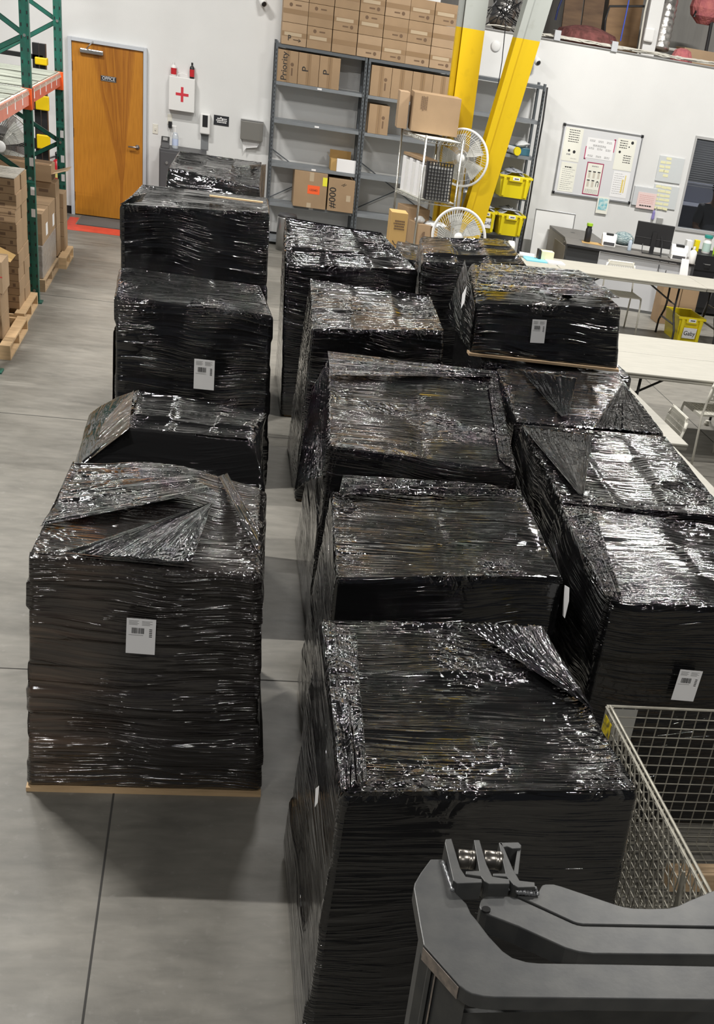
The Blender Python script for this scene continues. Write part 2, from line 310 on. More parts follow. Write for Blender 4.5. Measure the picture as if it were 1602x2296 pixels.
# ------------------------------------------------------------------ wall items
def wq(px0,py0,px1,py1,y=WY):
    a=U(px0,py0,y=y); b=U(px1,py1,y=y); return a.x,b.x,b.z,a.z
p=U(348.5,289,y=WY); s=MB().box(p.x-.036,p.x+.036,WY-.008,WY,p.z-.06,p.z+.06).build('light_switch',OFFW,bevel=.003,label='cream light switch plate on the white wall right of the orange door',cat='light switch')
MB().box(p.x-.008,p.x+.008,WY-.02,WY-.008,p.z-.015,p.z+.015).build('toggle',OFFW,s)
x0,x1,z0,z1=wq(379,170,436,254,y=WY-.12); z1+=.005
ca=thing('first_aid_cabinet','white wall cabinet with a red cross and a wire carrying handle','cabinet',((x0+x1)/2,WY,z0))
MB().box(x0,x1,WY-.11,WY-.001,z0,z1).build('body',WHITE,ca,bevel=.006); MB().box(x0+.003,x1-.003,WY-.122,WY-.1105,z0+.003,z1-.003).build('door',WHITE,ca,bevel=.004)
cx,cz=(x0+x1)/2+.005,(z0+z1)/2
MB().box(cx-.085,cx+.085,WY-.1235,WY-.1225,cz-.017,cz+.017).box(cx-.017,cx+.017,WY-.1235,WY-.1225,cz-.09,cz-.0171).box(cx-.017,cx+.017,WY-.1235,WY-.1225,cz+.0171,cz+.09).build('red_cross',REDP,ca)
MB().tube([(cx-.07,WY-.06,z1),(cx-.06,WY-.06,z1+.03),(cx,WY-.06,z1+.045),(cx+.06,WY-.06,z1+.03),(cx+.07,WY-.06,z1)],.006,6).build('carrying_handle',WHITE,ca)
def bottle(name,label,cat,p,r,h,mt,capm,wrap=None,group=None,neck=.35):
    t=thing(name,label,cat,p,group); MB().lathe(p,[(r*.92,0),(r,.01),(r,h*.66),(r*.8,h*.74),(r*neck,h*.82),(r*neck,h*.86)],20).build('body',mt,t,smooth=True)
    MB().lathe(Vector(p)+Z*h*.86,[(r*neck*1.2,0),(r*neck*1.2,h*.14)],16).build('cap',capm,t)
    if wrap: MB().lathe(Vector(p)+Z*h*.12,[(r*1.015,0),(r*1.015,h*.46)],20).build('bottle_label',wrap,t)
    return t
q=U(390,168,y=WY-.06); bottle('bottle','white bottle with a red label on top of the red cross cabinet','bottle',(x0+.06,WY-.07,z1),.038,.165,WHITE,WHITE,RED)
bottle('bottle','black bottle with a red label on top of the red cross cabinet','bottle',(x1-.045,WY-.07,z1),.032,.19,BLACK,BLACK,RED)
x0,x1,z0,z1=wq(449,253,471,303,y=WY-.1)
d=thing('sanitizer_dispenser','white wall soap dispenser with a dark sight window and grey drip guard','dispenser',((x0+x1)/2,WY,z0-.18))
MB().box(x0,x1,WY-.10,WY,z0,z1).build('housing',WHITE,d,bevel=.018,seg=3); MB().box(x0+.035,x1-.035,WY-.103,WY-.099,z0+.09,z1-.02).build('sight_window',BLACK,d,bevel=.008)
MB().box(x0+.02,x1-.02,WY-.012,WY,z0-.2,z0-.002).build('drip_guard',mat('dgrey',(.2,.21,.22),.5),d)
x0,x1,z0,z1=wq(480,257,513,284)
sg=MB().box(x0,x1,WY-.006,WY,z0,z1).build('hand_wash_sign',mat('navy_black',(.015,.017,.022),.5),label='small black notice with white tap symbol and lettering beside the soap dispenser',cat='sign')
cx=(x0+x1)/2
tbars((cx,WY-.0072,z0+.062),X,Z,3,.15,.013,PAPER,sg)
MB().tube([(cx-.03,WY-.008,z1-.04),(cx,WY-.008,z1-.03),(cx+.02,WY-.008,z1-.05)],.006,6).cyl((cx-.005,WY-.009,z1-.03),(cx-.005,WY-.007,z1-.02),.012).build('tap_symbol',PAPER,sg)
x0,x1,z0,z1=wq(541,270,589,319,y=WY-.15)
d=thing('paper_towel_dispenser','grey steel paper towel dispenser on the white wall with towel hanging','dispenser',((x0+x1)/2,WY,z0-.2))
MB().box(x0,x1,WY-.14,WY,z0,z1).build('housing',mat('dispenser_grey',(.20,.195,.18),.5,.2),d,bevel=.006); MB().box(x0,x1,WY-.13,WY-.003,z1,z1+.016).build('lid',STEEL,d)
MB().prism([(x0+.03,WY-.07,z0),(x1-.02,WY-.07,z0),(x1-.07,WY-.08,z0-.08),(x0+.09,WY-.06,z0-.11),(x0+.05,WY-.07,z0-.16)],(0,.004,0)).build('paper_towel',PAPER,d)
x0,x1,z0,z1=wq(376,255,386,280); o=MB().box(x0,x1,WY-.008,WY,z0,z1).build('power_outlet',OFFW,bevel=.002,label='cream power outlet under the red cross cabinet',cat='outlet')
p=U(382,277,y=WY); ad=MB().box(p.x-.025,p.x+.025,WY-.05,WY-.009,p.z-.05,p.z+.03).build('power_adapter',BLACK,bevel=.005,label='black plug in power adapter in the outlet under the red cross cabinet',cat='adapter')
MB().tube([(p.x,WY-.03,p.z-.05),(p.x-.005,WY-.03,p.z-.15),(p.x+.03,WY-.03,p.z-.22),(p.x+.005,WY-.04,p.z-.34)],.004,6).build('cord',WHITE,ad)
# low dark cabinet in front of the wall
fx0=U(358,331,y=18.3).x; ft=U(358,331,y=18.3).z
fc=thing('filing_cabinet','black metal filing cabinet beside the orange door','cabinet',(fx0+.3,18.5,0))
MB().box(fx0,fx0+.62,18.22,18.78,.02,ft).build('body',DGREY,fc,bevel=.004)
for i in range(2):
    q=MB().box(fx0+.012,fx0+.608,18.203,18.219,.05+i*ft*.48,ft*.48*(i+1)+.01).build('drawer',DGREY,fc,bevel=.003)
    MB().cyl((fx0+.10,18.19,ft*.48*(i+1)-.12),(fx0+.10,18.203,ft*.48*(i+1)-.12),.018).build('drawer_knob',STEEL,q)
pt=(fx0+.06,18.42,ft)
tm=thing('card_terminal','small black and silver card terminal on the black filing cabinet','terminal',pt)
MB().prism([(pt[0]-.045,18.33,ft),(pt[0]-.045,18.5,ft),(pt[0]-.045,18.5,ft+.13),(pt[0]-.045,18.36,ft+.07)],(.11,0,0)).build('body',BLACK,tm,bevel=.006)
MB().obox((pt[0]-.02,18.385,ft+.086),(.06,0,0),(0,.07,.03),(0,0,.004)).build('screen',STEEL,tm)
sp_=thing('sanitizer_bottle','clear pump bottle of hand gel with blue label on the filing cabinet','bottle',(fx0+.2,18.45,ft))
q=(fx0+.2,18.45,ft); MB().lathe(q,[(.04,0),(.042,.01),(.042,.15),(.03,.19),(.014,.20)],20).build('body',mat('clear_gel',(.75,.80,.85),.1,trans=.5),sp_,smooth=True)
MB().cyl((q[0],18.45,ft+.2),(q[0],18.45,ft+.27),.01).box(q[0]-.045,q[0]+.012,18.44,18.46,ft+.265,ft+.285).build('pump',WHITE,sp_); MB().lathe((q[0],18.45,ft+.04),[(.0428,0),(.0428,.08)],20).build('bottle_label',mat('pale_blue',(.50,.58,.78),.5),sp_)
# security cameras
def seccam(p,label):
    t=thing('security_camera',label,'camera',p); MB().cyl(p,(p[0],p[1]-.05,p[2]),.045).build('mount',WHITE,t,bevel=.004)
    d=Vector((.35,-.75,-.45)).normalized(); a=Vector(p)+Vector((0,-.06,0)); MB().lathe(a,[(.02,-.02),(.045,0),(.05,.12),(.045,.14)],20,d).build('housing',WHITE,t,smooth=True); MB().lathe(a+d*.141,[(.034,0),(.03,.006)],16,d).build('lens',BLACK,t)
q=U(583,2,y=WY); seccam((q.x,WY,q.z+.04),'white security camera high on the wall left of the carton wall')
q=U(1196,126,y=WY); seccam((q.x,WY,q.z),'white security camera beside the diagonal yellow brace')
q=U(1112,104,y=WY); MB().lathe((q.x,WY,q.z),[(.068,0),(.07,.008),(.05,.02)],24,(0,-1,0)).build('wall_disc',WALLM,label='flat white round disc on the low wall behind the yellow column',cat='disc',smooth=True)
MB().tube([Vector((U(1137,0,y=18.0).x+.1,18.0,7.99)),U(1137,0,y=18.0),U(1133,70,y=18.0),U(1126,140,y=18.0),U(1117,195,y=18.0),U(1112,240,y=18.0)],.006,6).build('hanging_cable',BLACK,label='thin black cable dangling in front of the right shelving bay',cat='cable')

# ------------------------------------------------------------------ grey shelving, three bays
SY0,SY1=18.36,18.78; LV=[.08,.555,1.06,1.60,2.06,2.50]; BX=[.70,1.945,3.19,4.45]
def bay(i,label):
    a,b=BX[i],BX[i+1]; t=thing('shelving_unit',label,'shelving unit',((a+b)/2,(SY0+SY1)/2,0),'grey steel shelving bays along the back wall')
    if 1:
        for x in ((a,b-.045) if i!=1 else (a,b-.045)):
            for y in (SY0,SY1-.035):
                xx=x+.002 if x==a else x
                mb=MB().box(xx,xx+.035,y,y+.004,0,LV[-1]+.03).box(xx,xx+.004,y,y+.035,0,LV[-1]+.03)
                po=mb.build('post',STEELG,t)
                if y==SY0:
                    hm=MB()
                    for k in range(48): hm.box(xx+.013,xx+.022,y-.001,y,.06+k*.05,.085+k*.05)
                    hm.build('perforation',BLACK,po,kind=None)
    for z in LV:
        MB().box(a+.006,b-.01,SY0+.004,SY1-.004,z-.006,z).box(a+.006,b-.01,SY0+.002,SY0+.006,z-.04,z-.006).box(a+.006,b-.01,SY1-.008,SY1-.004,z-.04,z-.006).box(a+.006,b-.01,SY0+.006,SY0+.016,z-.04,z-.036).build('shelf',SHELFT if z<2.4 else STEELG,t)
    mb=MB(); mb.tube([(a+.03,SY1+.005,LV[1]),(b-.03,SY1+.005,LV[3]-.4)],.008,6).tube([(b-.03,SY1+.008,LV[1]),(a+.03,SY1+.008,LV[3]-.4)],.008,6).build('cross_brace',STEELG,t)
    return t
u0=bay(0,'left bay of the grey shelving with two big cartons low down'); u1=bay(1,'middle bay of the grey shelving behind the chrome wire rack'); u2=bay(2,'right bay of the grey shelving holding the yellow totes')
for i,z in ((0,2.06),(0,1.60),(0,1.06),(0,.555)): MB().box(1.29,1.35,SY0-.002,SY0+.001,z-.03,z-.008).build('shelf_tag',PAPER,u0)
for z in (1.60,1.06,.555): MB().box(3.5,3.56,SY0-.002,SY0+.001,z-.03,z-.008).build('shelf_tag',PAPER,u2); 
MB().tube([U(1228,196,y=18.3),U(1218,270,y=18.25),U(1203,355,y=18.25),U(1190,440,y=18.25),U(1178,505,y=18.25),U(1168,560,y=18.25),(4.52,18.25,.01)],.013,6).build('cable_run',BLACK,label='black cable running down beside the right shelving bay',cat='cable')

def carton(label,x0,x1,y0,y1,z0,z1,tape='h',group=None,mt=None,logo=0,writing=None,cat='carton',open_=False,rot=0,shine=False):
    mt=mt or CARD; o=MB().box(x0,x1,y0,y1,z0,z1).build('carton',mt,bevel=.003,label=label,cat=cat,group=group)
    w,h=x1-x0,z1-z0; cx,cz=(x0+x1)/2,(z0+z1)/2
    if tape=='h':
        MB().box(x0+.001,x1-.001,y0-.0016,y0-.0006,cz-.028,cz+.028).build('tape',TAPE,o)
    elif tape=='v':
        MB().box(cx-.03,cx+.03,y0-.0016,y0-.0006,z0+.002,z1-.002).build('tape',TAPE,o); MB().box(cx-.002,cx+.002,y0-.0022,y0-.0017,z0+.002,z1-.002).build('seam',PRINT,o)
    elif tape=='t': MB().box(cx-.03,cx+.03,y0,y1,z1+.0006,z1+.0014).build('tape',TAPE,o)
    if shine: MB().box(x0+w*.1,x0+w*.8,y0-.0022,y0-.0017,cz-.02,cz+.02).build('shiny_tape',TAPEG,o)
    if logo:
        mb=MB(); q=(x0+w*.74,cz-h*.28) if logo==1 else ((x0+w*.3,cz+h*.3) if logo==2 else (cx+w*.22,cz+.03))
        mb.lathe((q[0],y0-.0008,q[1]),[(.022,0),(.022,.001)],16,(0,-1,0))
        if logo==3: mb.box(q[0]-.01,q[0]+.01,y0-.0016,y0-.0006,q[1]-.13,q[1]-.04)
        else:
            dx=-.12 if logo==1 else .06
            mb.box(q[0]+dx,q[0]+dx+.075,y0-.0016,y0-.0006,q[1]-.008,q[1]+.008)
        mb.build('printed_logo',PRINT,o)
    if writing:
        s_,sz,vert=writing
        text(s_,(cx-(w*.15 if vert else 0),y0-.003,cz),Z if vert else X,-X if vert else Z,sz,BLACKP,o)
    return o
# carton wall on top of the left and middle bays
cw=.333; names=['bottom','middle','top']; ords=['leftmost','second from left','third from left','fourth, central','fifth from left','sixth from left','rightmost']
for r in range(3):
    for c_ in range(7):
        xx=.775+c_*cw+R.uniform(-.003,.003)
        o=carton('brown taped carton, %s, in the %s row of the carton wall'%(ords[c_],names[r]),xx,xx+cw-.008,SY0-.01+R.uniform(0,.012),SY0+.38,LV[-1]+.001+r*.257,LV[-1]+r*.257+.254,'h','cartons in the wall on top of the shelving',logo=R.choice([0,1,1,1,2]),shine=R.random()<.35,mt=R.choice([CARD,CARD,CARD2]))
        if r==0 and c_==0: text('P',(xx+.10,SY0-.014,LV[-1]+.08),X,Z,.09,BLACKP,o); MB().tube([(xx+.15,SY0-.014,LV[-1]+.07),(xx+.25,SY0-.014,LV[-1]+.065)],.0025,4).tube([(xx+.22,SY0-.014,LV[-1]+.085),(xx+.25,SY0-.014,LV[-1]+.065),(xx+.22,SY0-.014,LV[-1]+.05)],.0025,4).build('drawn_arrow',BLACKP,o)
G='upright cartons on the second highest shelf'
for i,(wr,sz) in enumerate((('Priority',.11),('P',.12),('P',.12))):
    xa=.735+i*.282; carton(['tall carton marked Priority at the far left of the shelf','tall carton marked P between the Priority carton and another P carton','tall carton marked P at the right of the left group'][i],xa,xa+.277,SY0+.01,SY0+.36,2.061,2.061+.375,'v',G,mt=CARD,writing=(wr,sz,True),logo=3 if i==0 else 0)
for i in range(4):
    xa=2.0+i*.285; carton(['tall carton at the left end of the middle bay shelf','tall carton second from left in the middle bay','tall carton third from left in the middle bay','tall carton nearest the yellow column in the middle bay'][i],xa,xa+.28,SY0+.01,SY0+.36,2.061,2.061+.365,'v',G,mt=CARD,logo=3 if i==0 else 0)
carton('single brown upright carton alone on the middle bay shelf',2.02,2.30,SY0+.02,SY0+.38,1.601,1.601+.36,'v',mt=CARD,logo=3)
# items on left bay lower shelves
xa=U(742,377,y=18.4).x
cb=thing('open_carton','small open golden carton on the shelf above the big cartons','carton',(xa+.15,18.55,1.061))
MB().box(xa,xa+.30,18.44,18.72,1.061,1.20).build('body',CARD3,cb); MB().obox((xa,18.72,1.2),(.30,0,0),(0,.02,.1),(0,.004,0)).build('flap',CARD3,cb); MB().obox((xa-.001,18.44,1.2),(-.04,0,.06),(0,.26,0),(0,0,.004)).build('flap',CARD3,cb)
MB().box(xa+.08,xa+.345,18.375,18.43,1.061,1.225).build('white_box',PAPER,bevel=.003,label='plain white box leaning in front of the small golden carton',cat='box')
o=carton('big brown carton with an orange sticker on the low left shelf',1.06,1.52,18.30,18.76,.556,.556+.46,'n',mt=CARD)
MB().box(1.25,1.42,18.2985,18.2995,.74,.85).build('orange_sticker',mat('orange_sticker',(.95,.13,.03),.6),o); text('12236E1',(1.335,18.2975,.79),X,Z,.036,BLACKP,o)
MB().box(1.27,1.33,18.2984,18.2992,.9,1.015).box(1.25,1.31,18.2984,18.2992,.558,.62).build('tape',TAPEG,o)
MB().box(1.455,1.518,18.297,18.299,.86,.97).build('yellow_note',mat('yellow_note',(.85,.80,.05),.6),o)
o=carton('big brown carton scribbled with black marker beside the orange sticker carton',1.54,1.91,18.30,18.74,.556,.556+.42,'n',mt=CARD)
text('#000',(1.61,18.298,.73),Z,-X,.13,BLACKP,o); MB().box(1.8,1.86,18.2984,18.2992,.70,.78).build('tape',TAPEG,o)
MB().tube([(1.72,18.298,.9),(1.77,18.298,.93),(1.74,18.298,.89),(1.79,18.298,.92)],.003,4).build('marker_scribble',BLACKP,o)
# stainless bin by the shelving
q=U(645,490,y=18.05); q=Vector((q.x-.15,18.05,0)); bn=thing('waste_bin','tall brushed steel bin beside the wrapped load in front of shelving','bin',(q.x+.15,q.y,0)); MB().lathe((q.x+.15,q.y,0),[(.14,0),(.14,.42),(.13,.44)],28).build('body',STEEL,bn,smooth=True); MB().lathe((q.x+.15,q.y,.44),[(.135,0),(.12,.035),(.02,.05)],28).build('lid',DGREY,bn,smooth=True)

# ------------------------------------------------------------------ yellow column and brace
PCOL=paint_split('column_paint',(.70,.46,.003),(.36,.38,.36),3.03); PBR=paint_split('brace_paint',(.62,.42,.003),(.36,.38,.36),3.02)
cx0,cx1,cy0=2.83,3.10,16.4
st=thing('steel_column','upright steel I-beam column, yellow below and grey above','column',((cx0+cx1)/2,cy0+.13,0))
MB().box(cx0,cx1,cy0,cy0+.014,0,7.9).box(cx0,cx1,cy0+.25,cy0+.264,0,7.9).box((cx0+cx1)/2-.006,(cx0+cx1)/2+.006,cy0+.014,cy0+.25,0,7.9).build('column_shaft',PCOL,st)
MB().box(cx0-.06,cx0,cy0+.09,cy0+.17,.0,7.9).build('side_rib',PCOL,st)
MB().box(cx0-.1,cx1+.1,cy0-.08,cy0+.34,0,.02).build('base_plate',PCOL,st)
A=U(1212,0,y=16.1); B=U(1068,478,y=16.1); d=(A-B).normalized(); A2=B+d*6.2; B2=B+d*((.02-B.z)/d.z); n_=d.cross(Y).normalized()*-1
br=thing('diagonal_brace','slanting steel brace leaning right beside the yellow column, grey at the top','brace',B2)
hw=.145
def beam(P,Q,u,v,tw,th): # I-section, flange along u facing -v
    mb=MB(); 
    for s in (-1,1): mb.obox(P-u*tw/2+v*(s*th/2-.006),Q-P,u*tw,v*.012)
    return mb.obox(P-u*.005-v*th/2,Q-P,u*.01,v*th)
ux=(X-d*X.dot(d)).normalized()
MB().obox(B2-ux*(hw-.075),A2-B2,ux*(2*hw-.075),Y*.012).obox(B2-ux*(hw-.0),A2-B2,ux*.075,-Y*.02).obox(B2-ux*.01+Y*.012,A2-B2,ux*.02,Y*.2).obox(B2-ux*hw+Y*.212,A2-B2,ux*2*hw,Y*.012).build('brace_shaft',PBR,br)

# ------------------------------------------------------------------ chrome wire rack with its contents
zt=1.86; P1=U(957,307,z=zt); P2=U(1038.6,319,z=zt); P0=U(903.5,288,z=zt); P0=P1+(P0-P1).normalized()*.76
e1=(P2-P1); e1.normalize(); wR=(P2-P1).length; e2=(P0-P1).normalized(); dR=.76; rz=P1.copy(); rz.z=0
def rk(a,b,z): return rz+e1*a+e2*b+Z*z
wr=thing('wire_rack','chrome wire shelving rack full of boxes in front of the middle bay','wire rack',rk(wR/2,dR/2,0))
for a in (0,wR):
    for b in (0,dR): MB().cyl(rk(a,b,0),rk(a,b,zt+.02),.014,n=12).build('post',CHROME,wr,smooth=True)
RL=[.15,.62,1.17,zt-.02]
for z in RL:
    mb=MB()
    for zz in (z,z-.035):
        mb.tube([rk(0,0,zz),rk(wR,0,zz),rk(wR,dR,zz),rk(0,dR,zz)],.005,5,closed=True)
    for i in range(16): b=dR*(i+.5)/16; mb.tube([rk(0,b,z+.004),rk(wR,b,z+.004)],.0025,4)
    for i in range(24):
        s=dR*i/24; mb.tube([rk(0,s,z),rk(0,s+dR/48,z-.035),rk(0,s+dR/24,z)],.002,3)
    for i in range(10):
        s=wR*i/10; mb.tube([rk(s,0,z),rk(s+wR/20,0,z-.035),rk(s+wR/10,0,z)],.002,3)
    sh=mb.build('wire_shelf',CHROME,wr)
    if z>1.0: MB().obox(rk(.01,.01,z+.006),e1*(wR-.02),e2*(dR-.02),Z*.002).build('shelf_liner',PAPERC,sh)
def ob(name,mt,a0,a1,b0,b1,z0,z1,bevel=.003,**k): return MB().obox(rk(a0,b0,z0),e1*(a1-a0),e2*(b1-b0),Z*(z1-z0)).build(name,mt,bevel=bevel,**k)
# big carton on the top (corner points read off the picture, at the height of the rack top)
ca_=U(892,278,z=zt+.015); cb_=U(921,293,z=zt+.015); cc_=U(1025,309,z=zt+.015)
fd=(cc_-cb_); fw=fd.length; fd.normalize(); sd=Vector((-fd.y,fd.x,0))
o=MB().obox(cb_,fd*fw,sd*.42,Z*.42).build('carton',CARD,bevel=.004,label='large brown carton lying on top of the chrome wire rack',cat='carton')
nr=-sd
tbars(cb_+fd*.13+Z*.31+nr*.003,Z,-fd,4,.16,.012,PRINT,o)
MB().obox(cb_-fd*.16+Z*.0+sd*.12,fd*.12,sd*.30,Z*.40).build('carton',CARD2,bevel=.004,label='narrow pale carton at the left end of the large carton on the wire rack',cat='carton')
# white magazine files on the second shelf, then the perforated tray
z2=RL[2]+.012
for i in range(6):
    b=.08+i*.105; mt=PAPER if i%2 else WHITE
    ob('magazine_file',mt,.02,.20,b,b+.085,z2,z2+.36+.03*(i%2),label='white paper file box, %s on the middle shelf of the wire rack'%(['front-most','second','third','fourth','fifth','rearmost'][i]),cat='file box',group='white file boxes on the wire rack')
MB().obox(rk(.02,.09,z2+.405),e1*.19,e2*.60,Z*.03).build('folder',CARD,label='brown folder lying on the white file boxes',cat='folder')
tray=thing('perforated_tray','black perforated plastic tray standing on edge in the wire rack','tray',rk(.2,.0,z2))
mb=MB(); W_=.30; H_=.42; o0=rk(.06,-.02,z2+.005); nx,nz_=8,11
for i in range(nx+1): mb.obox(o0+e1*(i*W_/nx-.004),e1*.010,-e2*.012,Z*H_)
for k in range(nz_+1): mb.obox(o0+Z*(k*H_/nz_-.004),e1*W_,-e2*.012,Z*.009)
mb.obox(o0+e1*-.01,e1*.012,e2*.05,Z*H_).build('grid_panel',BLACK,tray)
MB().obox(o0+e2*.02,e1*W_,e2*.002,Z*(H_-.05)).build('white_back_panel',WHITE,tray)
ob('carton',CARD,.02,.30,.35,.70,RL[1]+.01,RL[1]+.40,label='large brown carton at the back of the lower wire rack shelf',cat='carton')
o=ob('carton',CARD,.03,.20,.02,.32,RL[1]-.0+.01,RL[1]+.27,label='small brown carton with dark oval print at the front of the wire rack',cat='carton')
MB().lathe(rk(.12,.019,RL[1]+.16),[(.03,0),(.03,.001)],16,-e2).build('printed_logo',PRINT,o)
o=ob('carton',CARD3,.21,.42,.02,.32,RL[1]+.01,RL[1]+.25,label='small golden carton with faint lettering at the front of the wire rack',cat='carton')
text('S18',rk(.32,.015,RL[1]+.20),e1,Z,.05,PRINT,o)
MB().lathe(rk(.30,.15,RL[1]+.253),[(.13,0),(.15,.02),(.10,.045),(.02,.05)],18).build('plastic_bag',mat('clear_bag',(.75,.76,.77),.15,bump=.01,bscale=30),label='crumpled clear bag on the golden carton in the wire rack',cat='bag',smooth=True)
MB().lathe(rk(.10,.15,RL[1]+.273),[(.06,0),(.07,.04),(.03,.07),(.01,.075)],14).build('plastic_bag',mat('clear_bag2',(.70,.70,.70),.15,bump=.012,bscale=30),label='crumpled clear bag on the small carton with oval print',cat='bag',smooth=True)
ob('carton',YEL,.22,.42,.02,.3,RL[0]+.01,RL[0]+.22,label='yellow box on the bottom shelf of the wire rack',cat='box')
ob('carton',CARD,.0,.20,.03,.6,RL[0]+.01,RL[0]+.20,label='brown carton on the bottom shelf of the wire rack',cat='carton')
# carton flap standing, with a printed curved arrow
q=U(872,543,y=14.4); q2=U(897,477,y=14.4); fz=q2.z
fl=MB().obox((q.x,14.4,.55),(.19,0,0),(0,.25,0),(0,0,fz-.55)).build('carton',CARD3,bevel=.004,label='golden carton standing behind the wrapped loads with a printed curved arrow',cat='carton')
tbars((q.x+.095,14.397,fz-.13),X,Z,4,.13,.016,PRINT,fl)
MB().tube([(q.x+.04,14.397,fz-.30),(q.x+.07,14.397,fz-.34),(q.x+.12,14.397,fz-.34),(q.x+.15,14.397,fz-.30)],.005,5).build('printed_arrow',BLACKP,fl)

# ------------------------------------------------------------------ fans
def fan(name,label,c,rad,axis,pole=None,guard=WHITE,ringw=.02,base=True,nw=60,group=None,br=.24):
    c=Vector(c); ax=Vector(axis).normalized(); a=ax.cross(Z).normalized(); b=a.cross(ax).normalized()
    t=thing(name,label,'fan',(c.x,c.y,0),group)
    ring=[c+(a*math.cos(k)+b*math.sin(k))*rad for k in [2*math.pi*i/48 for i in range(48)]]
    MB().tube(ring,ringw,8,closed=True).build('outer_ring',guard,t,smooth=True)
    mb=MB()
    for i in range(nw):
        k=2*math.pi*i/nw; r_=a*math.cos(k)+b*math.sin(k); r2=a*math.cos(k+.35)+b*math.sin(k+.35)
        mb.tube([c+r_*rad*.16+ax*.11,c+(r_+r2)*.5*rad*.6+ax*.10,c+r2*rad],.0022,4)
    for rr,h in ((.3,.11),(.55,.10),(.8,.06)): mb.tube([c+(a*math.cos(k)+b*math.sin(k))*rad*rr+ax*h for k in [2*math.pi*i/32 for i in range(32)]],.0022,4,closed=True)
    mb.build('wire_guard',CHROME if guard is CHROME else mat('guard_grey',(.60,.60,.58),.4),t)
    MB().lathe(c+ax*.09,[(rad*.17,0),(rad*.17,.02),(rad*.12,.035)],20,ax).build('badge',guard if guard is not CHROME else WHITE,t,smooth=True)
    for i in range(5):
        k=2*math.pi*i/5; p=[]
        for s,w_ in ((.15,.25),(.5,.42),(.88,.36)):
            for sg_ in (-1,1):
                kk=k+sg_*w_; p.append(c+(a*math.cos(kk)+b*math.sin(kk))*rad*s+ax*(.03*sg_))
        MB().add([p[0],p[2],p[4],p[5],p[3],p[1]]+[q-ax*.006 for q in (p[0],p[2],p[4],p[5],p[3],p[1])],[(0,1,4,5),(1,2,3,4),(11,10,7,6),(10,9,8,7),(0,6,7,1),(1,7,8,2),(2,8,9,3),(3,9,10,4),(4,10,11,5),(5,11,6,0)]).build('blade',mat('fan_blade',(.45,.45,.42),.4),t)
    MB().cyl(c-ax*.02,c-ax*.2,rad*.18).build('motor',DGREY,t)
    if base: MB().cyl((c.x-ax.x*.1,c.y-ax.y*.1,.03),(c.x-ax.x*.1,c.y-ax.y*.1,c.z),.022).build('pole',guard if guard is not CHROME else DGREY,t); MB().cyl((c.x-ax.x*.1,c.y-ax.y*.1,0),(c.x-ax.x*.1,c.y-ax.y*.1,.04),br).build('base',DGREY,t)
    return t
c=U(1038,354,y=16.12); fan('pedestal_fan','white round fan at the yellow column behind the wire rack',c,.32,(-.45,-1,.0),ringw=.015,br=.15)
c=U(1029,532,y=13.6); fan('pedestal_fan','white round fan low behind the wrapped loads, in front of the yellow column foot',c,.285,(-.2,-1,.12),ringw=.016)
c=U(-2,328,y=16.75); fan('industrial_fan','chrome caged fan behind the green pallet rack at the left edge',c,.40,(.25,-1,.1),guard=CHROME,ringw=.009,nw=80)

# ------------------------------------------------------------------ yellow totes
def tote(label,x0,x1,y0,y1,z0,h,tag_='',group='yellow plastic totes',word=None,fill=0):
    t=thing('tote',label,'tote',((x0+x1)/2,(y0+y1)/2,z0),group); tp=.03
    def shell(xa,xb,ya,yb,z,): return [(xa,ya,z),(xb,ya,z),(xb,yb,z),(xa,yb,z)]
    w_=.006; V=shell(x0+tp,x1-tp,y0+tp,y1-tp,z0)+shell(x0,x1,y0,y1,z0+h)+shell(x0+w_,x1-w_,y0+w_,y1-w_,z0+h)+shell(x0+tp+w_,x1-tp-w_,y0+tp+w_,y1-tp-w_,z0+.006)
    Fs=[(3,2,1,0)]; 
    for a in range(4):
        b=(a+1)%4; Fs+=[(a,b,b+4,a+4),(a+4,b+4,b+8,a+8),(a+8,b+8,b+12,a+12)]
    Fs.append((12,13,14,15))
    bd=MB().add(V,Fs).build('body',YEL,t)
    r=.018; MB().box(x0-r,x1+r,y0-r,y0+.002,z0+h-.03,z0+h).box(x0-r,x1+r,y1-.002,y1+r,z0+h-.03,z0+h).box(x0-r,x0+.002,y0,y1,z0+h-.03,z0+h).box(x1-.002,x1+r,y0,y1,z0+h-.03,z0+h).build('rim',YEL,t,bevel=.004)
    cx=(x0+x1)/2; W_=x1-x0
    for s in (-1,1):
        MB().obox((cx+s*W_*.36-.02,y0+.022,z0+.02),(.04,0,0),(0,-.035,0),(0,-.02,h-.05)).build('rib',YEL,t,bevel=.004)
    MB().box(cx-W_*.22,cx+W_*.22,y0-.024,y0+.006,z0+h-.075,z0+h-.005).build('handle',YEL,t,bevel=.006)
    MB().box(cx-.05,cx+.05,y0-.0265,y0-.0245,z0+h-.055,z0+h-.015).build('paper_tag',PAPER,t)
    if tag_: tbars((cx,y0-.0275,z0+h-.035),X,Z,1,.07,.014,BLACKP,t)
    if word:
        o=MB().obox((cx-.09,y0+.002,z0+.06),(.18,0,0),(0,-.002,0),(0,-.022,h*.42)).build('name_card',PAPER,t); text(word,(cx,y0-.013,z0+.06+h*.2),X,(0,-.1,1),.075,BLACKP,o)
    return t
